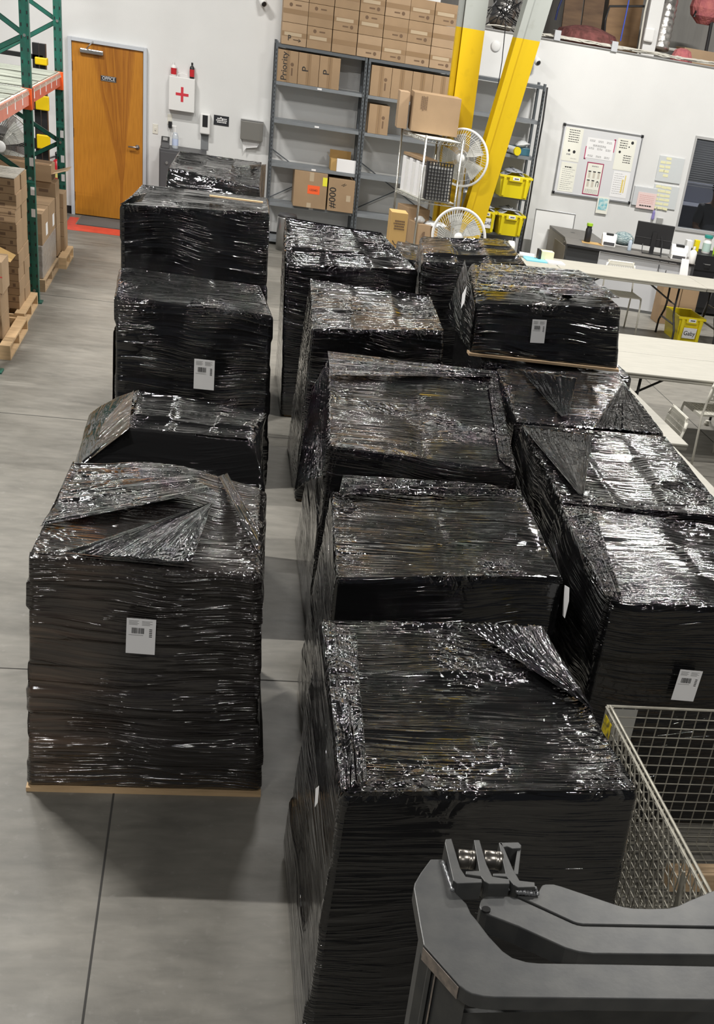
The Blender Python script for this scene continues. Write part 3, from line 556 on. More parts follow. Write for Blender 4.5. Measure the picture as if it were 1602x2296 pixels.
def parcel(label,c,s,rot,mt,cat='bag',name='poly_bag',seed=0):
    rr=random.Random(seed); a=Vector((math.cos(rot),math.sin(rot)*.5,math.sin(rot))); b=Y; mb=MB()
    n=5; V=[]; Fs=[]
    up=a.cross(b).normalized()
    for i in range(n):
        for j in range(n):
            u_,v_=i/(n-1)-.5,j/(n-1)-.5; e=(1-4*u_*u_)*(1-4*v_*v_)
            for sg_ in (1,-1): V.append(Vector(c)+a*u_*s[0]+b*v_*s[1]+up*(sg_*(.5*s[2]*e+.002)+rr.uniform(-.006,.006)))
    id_=lambda i,j,k:(i*n+j)*2+k
    for i in range(n-1):
        for j in range(n-1):
            Fs+=[(id_(i,j,0),id_(i+1,j,0),id_(i+1,j+1,0),id_(i,j+1,0)),(id_(i,j+1,1),id_(i+1,j+1,1),id_(i+1,j,1),id_(i,j,1))]
    for i in range(n-1):
        Fs+=[(id_(i,0,0),id_(i,0,1),id_(i+1,0,1),id_(i+1,0,0)),(id_(i+1,n-1,0),id_(i+1,n-1,1),id_(i,n-1,1),id_(i,n-1,0)),(id_(0,i+1,0),id_(0,i+1,1),id_(0,i,1),id_(0,i,0)),(id_(n-1,i,0),id_(n-1,i,1),id_(n-1,i+1,1),id_(n-1,i+1,0))]
    return mb.add(V,Fs).build(name,mt,label=label,cat=cat,smooth=True)
PB=mat('grey_poly_bag',(.36,.38,.42),.3,bump=.004,bscale=22)
def xz(px,py,y): q=U(px,py,y=y); return q.x,q.z
for (pa,pb,z0,lab,tg_,wd) in (((1121,0),(1191,0),1.062,'yellow tote with grey mailer bags on the upper shelf of the right bay','S 1',None),((1066,0),(1110,0),.557,'yellow tote with a GABI name card beside the column foot','ROLO',' '),((1117,0),(1175,0),.557,'yellow tote at the right end of the low shelf of the right bay','TULA',None)):
    py=412 if z0>1 else 500
    xa=U(pa[0],py,y=18.15).x; xb=U(pb[0],py,y=18.15).x
    tt=tote(lab,xa,xb,18.14,18.66,z0,.29,tg_,'yellow plastic totes on the right shelving bay')
    if wd: o=MB().box(xa+.10,xa+.27,18.128,18.131,z0+.07,z0+.20).build('name_card',PAPER,tt); text('GABI',(xa+.185,18.126,z0+.135),X,Z,.06,BLACKP,o)
    for k in range(3): parcel('%s grey mailer bag in the %s'%(['left','middle','right'][k],lab.split(' with')[0].split(' at')[0]+(' on the upper shelf' if z0>1 else (' near the column foot' if wd else ' at the low right'))),((xa+xb)/2+(k-1)*.09,18.4,z0+.30+.03*(k%2)),(.26,.34,.06),.5-.5*k,PB,seed=k+int(z0*10))
# shelf contents at the 1.6 m shelf
x_,z_=xz(1160,341,18.3); rl=thing('tape_roll','clear plastic roll with a bright yellow cap on the right shelving bay','roll',(x_,18.4,1.601)); MB().cyl((x_-.10,18.62,1.655),(x_,18.33,1.655),.05,n=24).build('roll_body',WHITEG,rl,smooth=False); MB().lathe((x_,18.33,1.655),[(.055,0),(.055,.03)],28,(.3,-1,0)).build('yellow_cap',YEL,rl)
MB().box(x_-.06,x_+.22,18.44,18.7,1.601,1.70).build('plastic_crate',mat('blue_crate',(.05,.16,.22),.4),bevel=.008,label='dark blue plastic crate behind the roll with the yellow cap',cat='crate')
MB().tube([(x_-.28,18.35,1.61),(x_-.2,18.36,1.66),(x_-.12,18.4,1.67)],.018,8).build('tape_gun',BLACK,label='black tape gun on the shelf left of the roll with the yellow cap',cat='tape gun')
parcel('clear crumpled bag on top of the dark blue crate',(x_+.1,18.5,1.74),(.2,.2,.10),.2,mat('clear_bag3',(.6,.62,.62),.15,bump=.01,bscale=30),seed=3)
for k in range(3): xk=3.55+.1*k; MB().box(xk,xk+.075,18.4,18.7,1.062,1.22+.04*(k%2)).build('envelope_stack',[PB,PAPER,PB][k],bevel=.01,label='%s stack of envelopes behind the diagonal brace'%['left grey','middle white','right grey'][k],cat='envelopes')
for k in range(2): MB().box(3.62+k*.4,3.92+k*.4,18.45,18.72,.08,.40).build('carton',CARD,bevel=.004,label='brown carton on the bottom shelf of the right bay, %s one'%['left','right'][k],cat='carton')

# ------------------------------------------------------------------ boards and papers on the right wall
x0,x1,z0,z1=4.915,6.115,1.15,2.055
wbd=thing('whiteboard','large framed whiteboard covered with posters and notices','whiteboard',((x0+x1)/2,WY,z0))
MB().box(x0,x1,WY-.018,WY-.002,z0,z1).build('board',mat('whiteboard_surface',(.70,.71,.73),.25),wbd)
MB().box(x0-.012,x0+.006,WY-.026,WY-.002,z0,z1).box(x1-.006,x1+.012,WY-.026,WY-.002,z0,z1).box(x0,x1,WY-.026,WY-.002,z1-.006,z1+.012).box(x0,x1,WY-.03,WY-.002,z0-.012,z0+.008).build('frame',mat('alu_frame',(.42,.43,.45),.35,.7),wbd)
for a in (x0,x1):
    for b_ in (z0,z1): MB().box(a-.02,a+.02,WY-.03,WY-.003,b_-.02,b_+.02).build('corner_cap',BLACK,wbd,bevel=.006)
YB=WY-.019
def sheet(name,label,a,b_,c_,d_,mt,y=YB,tilt=0,cat='poster'):
    u_=Vector((math.cos(tilt),0,math.sin(tilt))); v_=Vector((-math.sin(tilt),0,math.cos(tilt)))
    return MB().obox((a,y,c_),u_*(b_-a),v_*(d_-c_),(0,-.0015,0)).build(name,mt,label=label,cat=cat)
def bars(par,mt,rows,y=YB-.0022,name='text_lines'):
    mb=MB()
    for (xa,xb,z,hh) in rows:
        xx=xa
        while xx<xb:
            w_=R.uniform(.012,.035); mb.box(xx,min(xx+w_,xb),y,y+.0006,z-hh/2,z+hh/2); xx+=w_+.007
    mb.build(name,mt,par)
def blob(par,mt,c,s,y=YB-.0022,name='drawing',tilt=0): 
    MB().lathe((c[0],y,c[1]),[(s,0),(s*.98,.0006)],12,(0,-1,0)).build(name,mt,par)
bx,bz=x0,z0
s=sheet('poster','tall cream poster at top left of the whiteboard with two dark haired drawings',bx+.03,bx+.30,bz+.44,bz+.88,PAPERC)
bars(s,BLACKP,[(bx+.09,bx+.25,bz+.85-.03*i,.010) for i in range(6)]); blob(s,BLACKP,(bx+.13,bz+.58),.018); blob(s,BLACKP,(bx+.21,bz+.57),.022); bars(s,GREYP,[(bx+.10,bx+.16,bz+.53,.02),(bx+.17,bx+.26,bz+.48,.006)])
s=sheet('poster','cream text poster at lower left of the whiteboard with a dark heading',bx+.05,bx+.29,bz+.03,bz+.42,PAPERC)
bars(s,BLACKP,[(bx+.11,bx+.22,bz+.36,.016)]); bars(s,GREYP,[(bx+.08,bx+.27-.03*(i%3),bz+.33-.027*i,.006) for i in range(11)])
s=sheet('poster','landscape white poster with pink corner brackets on the whiteboard',bx+.38,bx+.80,bz+.52,bz+.79,PAPER)
MB().box(bx+.372,bx+.384,YB-.004,YB-.001,bz+.50,bz+.67).box(bx+.372,bx+.40,YB-.004,YB-.001,bz+.50,bz+.512).box(bx+.80,bx+.812,YB-.004,YB-.001,bz+.64,bz+.81).box(bx+.785,bx+.812,YB-.004,YB-.001,bz+.80,bz+.812).build('pink_bracket',mat('magenta_ink',(.50,.04,.14),.6),s)
bars(s,GREYP,[(bx+.42+.13*i,bx+.50+.13*i,bz+z_,.007) for i in range(3) for z_ in (.76,.745,.66,.645,.56,.545)]+[(bx+.48,bx+.68,bz+.70,.008),(bx+.48,bx+.68,bz+.685,.008)])
s=sheet('poster','cream poster with short dark verses and small figures at the right of the whiteboard',bx+.84,bx+1.13,bz+.42,bz+.84,PAPERC)
bars(s,BLACKP,[(bx+.88,bx+1.0,bz+.81-.03*i,.011) for i in range(4)]+[(bx+.97,bx+1.09,bz+.62-.03*i,.011) for i in range(4)]); blob(s,BLACKP,(bx+1.07,bz+.80),.022); blob(s,BLACKP,(bx+.90,bz+.66),.018); blob(s,BLACKP,(bx+1.03,bz+.74),.010)
s=sheet('poster','narrow poster with dark pink border and small drawings on the whiteboard',bx+.44,bx+.70,bz+.03,bz+.47,mat('dark_pink_border',(.36,.05,.12),.6))
i_=MB().box(bx+.455,bx+.685,YB-.0032,YB-.0016,bz+.045,bz+.455).build('inner_sheet',PAPERC,s)
bars(s,GREYP,[(bx+.52,bx+.62,bz+.42,.014)]+[(bx+.47,bx+.67,bz+.10-.018*i,.006) for i in range(3)],y=YB-.0042)
mb=MB(); mg=MB()
for i in range(3):
    for j in range(2):
        xx=bx+.48+.072*i; zz=bz+.31-.12*j
        if (i,j)!=(2,1): mb.box(xx-.0,xx+.042,YB-.0044,YB-.0034,zz+.03,zz+.045); mg.box(xx+.004,xx+.038,YB-.0044,YB-.0034,zz-.05,zz+.027)
        else: mb.box(xx+.0,xx+.008,YB-.0044,YB-.0034,zz-.04,zz+.03).box(xx+.034,xx+.042,YB-.0044,YB-.0034,zz-.04,zz+.03).box(xx+.012,xx+.03,YB-.0044,YB-.0034,zz+.02,zz+.04)
mb.build('small_drawings',BLACKP,s); mg.build('small_drawings',mat('tan_ink',(.60,.56,.48),.7),s)
s=sheet('poster','white handwritten sheet with yellow notes at lower right of the whiteboard',bx+.87,bx+1.13,bz+.05,bz+.40,PAPER)
bars(s,GREYP,[(bx+.89+.0*i,bx+1.02+.03*(i%2),bz+.37-.03*i,.005) for i in range(10)]); MB().box(bx+1.02,bx+1.045,YB-.003,YB-.0016,bz+.12,bz+.30).box(bx+1.06,bx+1.075,YB-.003,YB-.0016,bz+.12,bz+.36).build('yellow_notes',mat('mustard_ink',(.75,.60,.18),.6),s)
sheet('flip_chart','small blue and pink painted card hanging below the whiteboard',bx+.70,bx+.88,bz-.20,bz+.03,PAPERC,y=WY-.03,cat='card')
o=MB().box(bx+.72,bx+.86,WY-.034,WY-.032,bz-.15,bz+.01).build('blue_card_print',mat('blue_card_print',(.10,.45,.55),.6,c2=(.75,.85,.80),scale=22),label='watery blue print on the painted card below the whiteboard',cat='card')
# small whiteboard on the floor
a=xz(1203,468,18.5); b=xz(1291,480,18.5)
ew=thing('leaning_whiteboard','small blank whiteboard standing behind the desk by the shelving','whiteboard',((a[0]+b[0])/2,18.5,0))
MB().obox((a[0],18.44,.02),(b[0]-a[0],0,0),(0,.012,0),(0,.06,a[1]-.02)).build('board',WHITEG,ew)
mb=MB(); q=[(a[0],18.435,.02),(b[0],18.435,.02),(b[0],18.495,a[1]),(a[0],18.495,a[1])]; mb.tube(q,.008,6,closed=True).build('frame',mat('alu_frame2',(.42,.43,.45),.35,.7),ew)
# note boards beside
def rectz(px0,py0,px1,py1,y=WY): return wq(px0,py0,px1,py1,y)
for (r_,lab,rows) in (((1482,348,1521,412),'upper board of yellow sticky notes between whiteboard and window',5),((1470,412,1510,470),'lower board of yellow sticky notes between whiteboard and window',6)):
    x0,x1,z0,z1=rectz(*r_); s=MB().box(x0-.01,x1+.02,WY-.02,WY-.002,z0,z1).build('note_board',mat('light_note_board',(.62,.65,.66),.4),label=lab,cat='board',bevel=.002)
    mb=MB()
    for i in range(rows):
        for j in range(3 if rows==6 else 2):
            if R.random()<.85: xx=x0+.01+j*.085+R.uniform(0,.01); zz=z1-.045-i*.058; mb.obox((xx,WY-.0225,zz),(.08,0,R.uniform(-.008,.004)),(0,.002,0),(0,0,.035))
    mb.build('sticky_notes',mat('sticky_yellow',(.80,.78,.50),.8),s)
x0,x1,z0,z1=rectz(1424,416,1465,470); s=MB().box(x0,x1,WY-.035,WY-.002,z0+.03,z1).build('clear_file_pocket',mat('clear_pocket',(.60,.62,.64),.2),label='clear wall pocket to the right of the whiteboard',cat='file pocket',bevel=.003)
s=MB().box(x0+.07,x1-.0,WY-.042,WY-.037,z0-.0,z1-.07).build('note_sheet',PINKP,label='pinkish handwritten sheet standing in the clear wall pocket',cat='paper'); bars(s,mat('pink_ink',(.65,.35,.33),.7),[(x0+.10,x1-.03,z1-.11-.025*i,.007) for i in range(5)],y=WY-.0428); bars(s,BLACKP,[(x0+.12,x1-.05,z0+.04,.018)],y=WY-.0428)
q=U(1465,480,y=WY); MB().lathe((q.x,WY-.03,q.z-.07),[(.022,0),(.025,.02),(.02,.10),(.008,.13)],14).build('spray_bottle',mat('purple_bottle',(.25,.22,.50),.4),label='small purple and red bottle on the wall below the sticky notes',cat='bottle')
q=U(1479,495,y=WY); MB().box(q.x-.05,q.x+.05,WY-.03,WY-.001,q.z-.04,q.z+.04).build('grey_box',mat('box_grey',(.33,.33,.32),.5),bevel=.004,label='small grey box on the wall above the computer monitor',cat='box')
# person seen behind the dark window
h_=U(1604,425,y=19.55)
per=thing('person','person in a grey top seen from behind the dark office window','person',(h_.x,h_.y,0))
def skinned(name,pts,edges,rad,mt,parent,sub=2):
    org=LOC[parent.name]; me=bpy.data.meshes.new(name); me.from_pydata([tuple(Vector(p)-org) for p in pts],edges,[]); me.materials.append(mt)
    o=bpy.data.objects.new(name,me); COL.objects.link(o); o.parent=parent; LOC[o.name]=org
    sk=o.modifiers.new('skin','SKIN'); sk.use_smooth_shade=True
    lay=me.skin_vertices[0].data if len(me.skin_vertices) else None
    if lay is None: return o
    for i,r_ in enumerate(rad): lay[i].radius=(r_,r_) if not isinstance(r_,tuple) else r_
    lay[0].use_root=True
    s_=o.modifiers.new('sub','SUBSURF'); s_.levels=sub; s_.render_levels=sub; return o
import bmesh
def skinned(name,pts,edges,rad,mt,parent,sub=2):
    org=LOC[parent.name]; me=bpy.data.meshes.new(name); bm=bmesh.new(); lay=bm.verts.layers.skin.verify()
    vv=[bm.verts.new(tuple(Vector(p)-org)) for p in pts]
    for v_,r_ in zip(vv,rad): v_[lay].radius=r_ if isinstance(r_,tuple) else (r_,r_)
    vv[0][lay].use_root=True
    for a_,b_ in edges: bm.edges.new((vv[a_],vv[b_]))
    bm.to_mesh(me); bm.free(); me.materials.append(mt)
    o=bpy.data.objects.new(name,me); COL.objects.link(o); o.parent=parent; LOC[o.name]=org
    k=o.modifiers.new('skin','SKIN'); k.use_smooth_shade=True; s_=o.modifiers.new('sub','SUBSURF'); s_.levels=sub; s_.render_levels=sub; return o
hx,hy,hz=h_.x+.06,h_.y,h_.z
skinned('body',[(hx,hy,hz-.85),(hx,hy,hz-.55),(hx,hy,hz-.30),(hx,hy,hz-.20),(hx,hy,hz-.11),(hx,hy+.01,hz),(hx,hy+.01,hz+.075),(hx-.2,hy,hz-.29),(hx-.27,hy-.03,hz-.56),(hx-.20,hy-.25,hz-.66),(hx+.2,hy,hz-.29),(hx+.27,hy-.03,hz-.56),(hx+.20,hy-.25,hz-.66)],[(0,1),(1,2),(2,3),(3,4),(4,5),(5,6),(2,7),(7,8),(8,9),(2,10),(10,11),(11,12)],[(.17,.12),(.17,.12),(.16,.11),.065,.06,(.085,.10),(.07,.085),.085,.055,.04,.085,.055,.04],SKIN,per)
skinned('grey_top',[(hx,hy,hz-.86),(hx,hy,hz-.55),(hx,hy,hz-.30),(hx,hy,hz-.22),(hx-.2,hy,hz-.29),(hx-.27,hy-.03,hz-.54),(hx+.2,hy,hz-.29),(hx+.27,hy-.03,hz-.54)],[(0,1),(1,2),(2,3),(2,4),(4,5),(2,6),(6,7)],[(.185,.135),(.185,.135),(.175,.125),.08,.10,.07,.10,.07],SHIRT,per)
MB().lathe((hx,hy+.02,hz-.05),[(.06,0),(.088,.05),(.092,.10),(.075,.15),(.02,.172)],20).build('hair',mat('dark_hair',(.03,.025,.02),.7),per,smooth=True)

# ------------------------------------------------------------------ green pallet rack at the left
RX,RXB=-1.78,-2.86; CY=[10.62,13.27,15.88]
rack=thing('pallet_rack','green upright pallet rack with orange beams and wire decking at the left','pallet rack',((RX+RXB)/2,13.3,0))
TAGM=PAPER
for j,y in enumerate(CY):
    for i,x in enumerate((RX,RXB)):
        c=MB(); w_=.085; top=4.6
        c.box(x-w_/2,x+w_/2,y-.04,y-.036,.01,top).box(x-w_/2,x-w_/2+.004,y-.036,y+.04,.01,top).box(x+w_/2-.004,x+w_/2,y-.036,y+.04,.01,top).box(x-.018,x+.018,y-.043,y-.040,.01,top)
        co=c.build('upright',GREEN,rack)
        MB().box(x-.07,x+.07,y-.07,y+.07,0,.012).build('foot_plate',GREEN,co)
        if i==0:
            hm=MB()
            for k in range(44): zz=.15+k*.05*2; hm.box(x-.034,x-.022,y-.0412,y-.0402,zz,zz+.028).box(x+.022,x+.034,y-.0412,y-.0402,zz,zz+.028)
            hm.build('perforation',BLACK,co)
            for zz in (.82,1.02,1.28) if j else (): MB().box(x+.0,x+.038,y-.0445,y-.0435,zz,zz+.075).build('rack_label',TAGM,co)
    mb=[]
    nodes=[.12,.62,1.17+(.06 if j==2 else 0),1.78,2.38+(.06 if j==2 else 0),3.0,3.6,4.2]
    for k in range(len(nodes)-1):
        xa,xb=(RXB,RX) if k%2 else (RX,RXB)
        # bays alternate: even nodes at the front upright
        za,zb=nodes[k],nodes[k+1]
        P=Vector((xa,y+.0,za)); Q=Vector((xb,y+.0,zb)); dd=(Q-P); pr=Vector((-dd.z,0,dd.x)).normalized()*.022
        MB().obox(P-pr+Y*-.012,dd,pr*2,Y*.004).obox(P-pr-Y*.012,dd,pr*.18,Y*.03).obox(P+pr*.82-Y*.012,dd,pr*.18,Y*.03).build('brace',GREEN,rack)
        if xa==RX: MB().cyl((xa,y-.05,za),(xa,y-.043,za),.014,n=10).build('bolt',STEEL,rack)
BZ=1.86
for j in (0,1):
    ya,yb=CY[j]+.045,CY[j+1]-.045
    for x in (RX,RXB):
        bm_=MB().box(x-.022,x+.022,ya,yb,BZ-.0,BZ+.075).box(x-.012,x+.022,ya,yb,BZ-.05,BZ)
        bo=bm_.build('beam',(PINKO if j==0 else ORANGE) if x==RX else ORANGE,rack)
        if x==RX:
            lm=MB()
            for q in range(5): yy=ya+.25+q*.46; lm.box(x+.0221,x+.0232,yy,yy+.045,BZ-.02,BZ+.068)
            lm.build('beam_labels',PAPER,bo)
    MB().box(RX-.05,RX+.05,yb-.03,yb+.012,BZ-.09,BZ+.09).build('beam_connector',mat('bright_orange%d'%j,(.80,.12,.02),.4),rack,bevel=.004)
    MB().box(RX-.05,RX+.05,ya-.012,ya+.03,BZ-.09,BZ+.09).build('beam_connector',ORANGE,rack,bevel=.004)
    dm=MB(); nw=48
    for k in range(nw+1):
        yy=ya+(yb-ya)*k/nw; dm.tube([(RXB-.02,yy,BZ+.05),(RXB-.01,yy,BZ+.083),(RX+.02,yy,BZ+.083),(RX+.029,yy,BZ+.04)],.0035,4)
    for k in range(9): xx=RXB+(RX-RXB)*k/8; dm.tube([(xx,ya,BZ+.078),(xx,yb,BZ+.078)],.0035,4)
    dm.build('wire_deck',mat('galvanised_deck%d'%j,(.55,.58,.50),.45,.6),rack)
    for k in range(3):
        yy=ya+(yb-ya)*(k+.5)/3; MB().box(RXB,RX,yy-.38,yy+.36,BZ+.088,BZ+.093).build('deck_sheet',mat('scuffed_deck_sheet%d%d'%(j,k),(.44,.47,.40),.5,c2=(.09,.10,.08),scale=2.2,stretch=(1,12,1)),rack)
def pallet_mb(x0,x1,y0,y1,z0=0,along='y'):
    mb=MB(); n=3
    for i in range(n): xx=x0+(x1-x0-.04)*i/(n-1); mb.box(xx,xx+.04,y0,y1,z0+.016,z0+.105)
    for k in range(7): yy=y0+(y1-y0-.09)*k/6; mb.box(x0,x1,yy,yy+.09,z0+.105,z0+.121)
    for k in (0,3,6): yy=y0+(y1-y0-.09)*k/6; mb.box(x0,x1,yy,yy+.09,z0,z0+.016)
    return mb
def pallet_mbx(x0,x1,y0,y1,z0=0):
    mb=MB()
    for i in range(3): yy=y0+(y1-y0-.04)*i/2; mb.box(x0,x1,yy,yy+.04,z0+.016,z0+.105)
    for k in range(7): xx=x0+(x1-x0-.09)*k/6; mb.box(xx,xx+.09,y0,y1,z0+.105,z0+.121)
    for k in (0,3,6): xx=x0+(x1-x0-.09)*k/6; mb.box(xx,xx+.09,y0,y1,z0,z0+.016)
    return mb
pallet_mbx(-2.78,-1.70,11.0,12.1).build('wooden_pallet',WOODL,label='empty sticking out pallet nearest in the left rack bay',cat='pallet',group='pallets under the green rack')
pallet_mbx(-2.82,-1.74,12.2,13.15).build('wooden_pallet',WOODL,label='pallet under the tall stack of flat cartons in the left rack',cat='pallet',group='pallets under the green rack')
pallet_mbx(-2.80,-1.74,13.75,15.0).build('wooden_pallet',WOOD,label='pallet under the grey wrapped cartons in the far rack bay',cat='pallet',group='pallets under the green rack')
pallet_mbx(-2.80,-1.66,15.03,15.80).build('wooden_pallet',WOODL,label='pallet under the small carton stacks beside the far green upright',cat='pallet',group='pallets under the green rack')
G='flat cartons in the tall stack under the green rack'
nm=['lowest','second from bottom','third from bottom','fourth from bottom','middle','fourth from top','third from top','second from top','top']
for r in range(9):
    z=.122+r*.127
    for dpt in range(2):
        x1=-1.80+R.uniform(-.008,.008)
        o=carton('flat brown carton, %s layer, %s of the tall stack in the left rack'%(nm[r],['front','back'][dpt]),x1-.42,x1,12.36+dpt*.37,12.36+dpt*.37+.36,z,z+.125,'n',G,mt=CARD)
        if dpt==0: MB().box(x1-.22,x1-.10,12.3585,12.3592,z+.02,z+.045).box(x1-.06,x1-.035,12.3585,12.3592,z+.075,z+.105).build('printed_marks',PRINT,o); MB().box(x1-.42,x1,12.358,12.3595,z+.062,z+.066).build('seam',PRINT,o)
MB().obox((-2.24,12.36,1.268),(.44,0,0),(0,.7,0),(0,0,.006)).build('clear_wrap',CLEAR and mat('clear_wrap',(.60,.56,.48),.12,bump=.01,bscale=18),label='clear shiny wrap over the top of the tall flat carton stack',cat='wrap')
# open golden carton with raised flaps, and cartons in front of it
oc=thing('open_carton','open golden carton with raised flaps at the left edge','carton',(-2.05,11.9,.60))
MB().box(-2.3,-1.93,11.75,12.1,.52,.525).box(-2.3,-1.93,11.75,11.755,.525,.72).box(-2.3,-1.93,12.095,12.1,.525,.72).box(-1.935,-1.93,11.755,12.095,.525,.72).build('body',CARD,oc)
MB().obox((-1.93,11.75,.72),(.15,0,-.06),(0,.35,0),(.001,0,.004)).build('flap',CARD3,oc); MB().obox((-2.3,12.1,.72),(.37,0,0),(0,.06,.14),(0,-.004,.0)).build('flap',CARD3,oc)
for k in range(3): carton('golden carton under the open carton in the left rack, %s'%['lowest','middle one','upper one'][k],-2.32,-1.90+.01*k,11.72,12.12,.122+k*.133,.122+k*.133+.131,'n','golden cartons under the open carton',mt=CARD3)
o=carton('pale upright carton with a red stripe and two dark bars at the left edge',-2.15,-1.77,11.22,11.6,.50,.76,'n',mt=CARD2)
MB().box(-2.15,-1.77,11.2188,11.2195,.635,.643).build('red_stripe',REDP,o); MB().box(-1.83,-1.82,11.2185,11.2195,.68,.73).box(-1.81,-1.80,11.2185,11.2195,.68,.73).box(-1.87,-1.80,11.2185,11.2195,.535,.57).build('printed_marks',BLACKP,o)
for k in range(2): carton('brown carton below the red striped carton, %s'%['lower','upper'][k],-2.15,-1.79,11.2,11.62,.122+k*.189,.122+k*.189+.187,'n','cartons below the red striped carton',mt=CARD)
# far bay
wl=MB().box(-2.78,-1.76,13.8,14.98,.122,.45).build('wrapped_goods',mat('clear_wrapped_cartons',(.34,.31,.28),.2,bump=.012,bscale=20),label='low block of goods in crinkled clear wrap under the far rack bay',cat='wrapped goods',bevel=.01)
k=0
for xa in (-2.78,-2.26):
    for ya in (13.82,14.41):
        k+=1; o=carton('large brown carton on the clear wrapped block, %s'%['rear left of the four','far left of the four','nearest the aisle at the front','nearest the aisle at the back'][k-1],xa,xa+.50,ya,ya+.56,.451,.76,'n','large cartons on the clear wrapped block',mt=CARD)
        if xa>-2.5: MB().box(xa+.5005,xa+.5015,ya+.3,ya+.45,.5,.62).build('white_label',PAPER,o)
oc=thing('open_carton','open brown carton with white labels on the large cartons in the far rack bay','carton',(-2.1,14.0,.762))
MB().box(-2.36,-1.97,13.84,14.2,.762,1.0).build('body',CARD,oc); MB().obox((-2.36,14.2,1.0),(.39,0,0),(0,.1,.05),(0,0,.004)).build('flap',CARD2,oc); MB().box(-2.30,-2.2,13.838,13.8395,.8,.96).box(-2.14,-2.08,13.838,13.8395,.79,.93).build('white_label',PAPER,oc)
G='small cartons stacked beside the far green upright'
for st_,(xa,nr,y_) in enumerate(((-2.30,5,15.06),(-2.02,5,15.08),(-1.98,4,15.44))):
    for r in range(nr):
        z=.122+r*.155; o=carton('small brown carton, level %s of the %s stack by the far upright'%(['one','two','three','four','five','six'][r],['inner','aisle side','rear'][st_]),xa,xa+.26,y_,y_+.34,z,z+.153,'n',G,mt=CARD)
        MB().box(xa+.08,xa+.18,y_-.001,y_-.0003,z+.05,z+.08).build('printed_marks',PRINT,o)
oc=thing('open_carton','open brown carton with spread flaps on top of the small carton stacks','carton',(-2.05,15.3,.90))
MB().box(-2.36,-1.80,15.06,15.42,.899,1.07).build('body',CARD,oc); MB().obox((-1.80,15.06,.98),(.18,0,.06),(0,.36,0),(0,0,.004)).build('flap',CARD2,oc); MB().box(-2.34,-1.82,15.08,15.40,1.071,1.075).build('painted_inner_shade',mat('inner_shade_brown',(.20,.12,.06),.8),oc)  # dark brown sheet paints the shade inside the carton, whose body is solid
# fire extinguisher on the wall behind
p=U(128,398,y=18.7); fe=thing('fire_extinguisher','red fire extinguisher with black hose on the white wall left of the orange door','fire extinguisher',(p.x,18.74,p.z-.18))
MB().lathe((p.x,18.74,p.z-.2),[(.06,0),(.075,.02),(.075,.33),(.05,.40),(.022,.43)],24).build('cylinder',RED,fe,smooth=True)
MB().lathe((p.x,18.74,p.z+.0),[(.0765,0),(.0765,.10)],24).build('label_band',mat('ext_label',(.75,.65,.2),.5),fe)
MB().box(p.x-.02,p.x+.02,18.72,18.76,p.z+.23,p.z+.30).obox((p.x-.02,18.73,p.z+.30),(.10,0,.04),(0,.02,0),(0,0,.012)).build('valve_handle',BLACK,fe)
MB().tube([(p.x-.02,18.72,p.z+.26),(p.x-.12,18.70,p.z+.22),(p.x-.15,18.7,p.z+.08),(p.x-.09,18.70,p.z-.06)],.012,8).build('hose',BLACK,fe)
# black lift mast with yellow brackets behind the rack
lm=thing('stacker_mast','black lift truck mast with yellow brackets parked behind the pallet rack','lift truck',(-2.4,17.6,0))
q0=U(81,200,y=17.3).x; q1=U(91,200,y=17.3).x
MB().box(q0-.03,q0+.04,17.3,17.42,.05,2.12).build('mast_rail',BLACK,lm); MB().box(q1,q1+.07,17.3,17.42,.05,2.12).build('mast_rail',BLACK,lm)
MB().box(q0-.9,q0-.83,17.3,17.42,.05,2.12).build('mast_rail',BLACK,lm)
for py in (228,315): 
    z=U(93,py,y=17.3).z; MB().box(q1-.06,q1+.10,17.24,17.30,z-.09,z+.07).build('yellow_bracket',YELP,lm,bevel=.01); MB().box(q0-.95,q1-.05,17.26,17.3,z-.1,z+.02).build('crossbar',BLACK,lm)
z=U(86,134,y=17.3).z; MB().box(q1-.05,q1+.09,17.24,17.4,z-.05,z+.03).build('yellow_bracket',YELP,lm,bevel=.01); MB().box(q0-.95,q1+.04,17.3,17.4,z-.0,z+.05).build('top_crossbar',BLACK,lm)
MB().box(-3.4,-2.5,17.45,18.4,.1,1.0).build('truck_body',DGREY,lm,bevel=.05); MB().box(-3.3,-2.6,17.5,18.3,1.0,1.5).build('guard_panel',mat('grey_panel',(.3,.3,.3),.5),lm,bevel=.03)

# ------------------------------------------------------------------ desk corner
TZ=.74; A=Vector((4.70,16.82,TZ)); Bp=Vector((6.46,16.45,TZ)); ed=(Bp-A).normalized(); en=Vector((-ed.y,ed.x,0)); LW=(Bp-A).length
DW=mat('grey_desk_laminate',(.17,.16,.145),.5,c2=(.12,.115,.11),scale=4,stretch=(2,12,1)); DKP=mat('dark_desk_panel',(.045,.047,.05),.5); DLP=mat('pale_desk_panel',(.50,.51,.53),.6)
dk=thing('desk','long grey office desk with pale front panel facing the wall','desk',A+ed*LW/2+en*.3-Z*TZ)
MB().obox(A-Z*.03,ed*LW,en*.62,Z*.03).build('desk_top',DW,dk,bevel=.003); MB().obox(A+ed*.02+en*.04-Z*.70,ed*.45,en*.02,Z*.67).build('dark_front_panel',DKP,dk); MB().obox(A+ed*.48+en*.03-Z*.70,ed*(LW-.52),en*.02,Z*.66).build('pale_front_panel',DLP,dk)
MB().obox(A+ed*(LW-.03)-Z*.71,ed*.025,en*.6,Z*.68).build('side_panel',DKP,dk); MB().obox(A-Z*.028+ed*.0-en*.004,ed*LW,en*.004,Z*.026).build('edge_band',BLACK,dk)
A3=Vector((4.70,16.83,0)); w3=thing('desk_return','grey side desk with a round cable hole running to the wall','desk',(4.95,17.5,0))
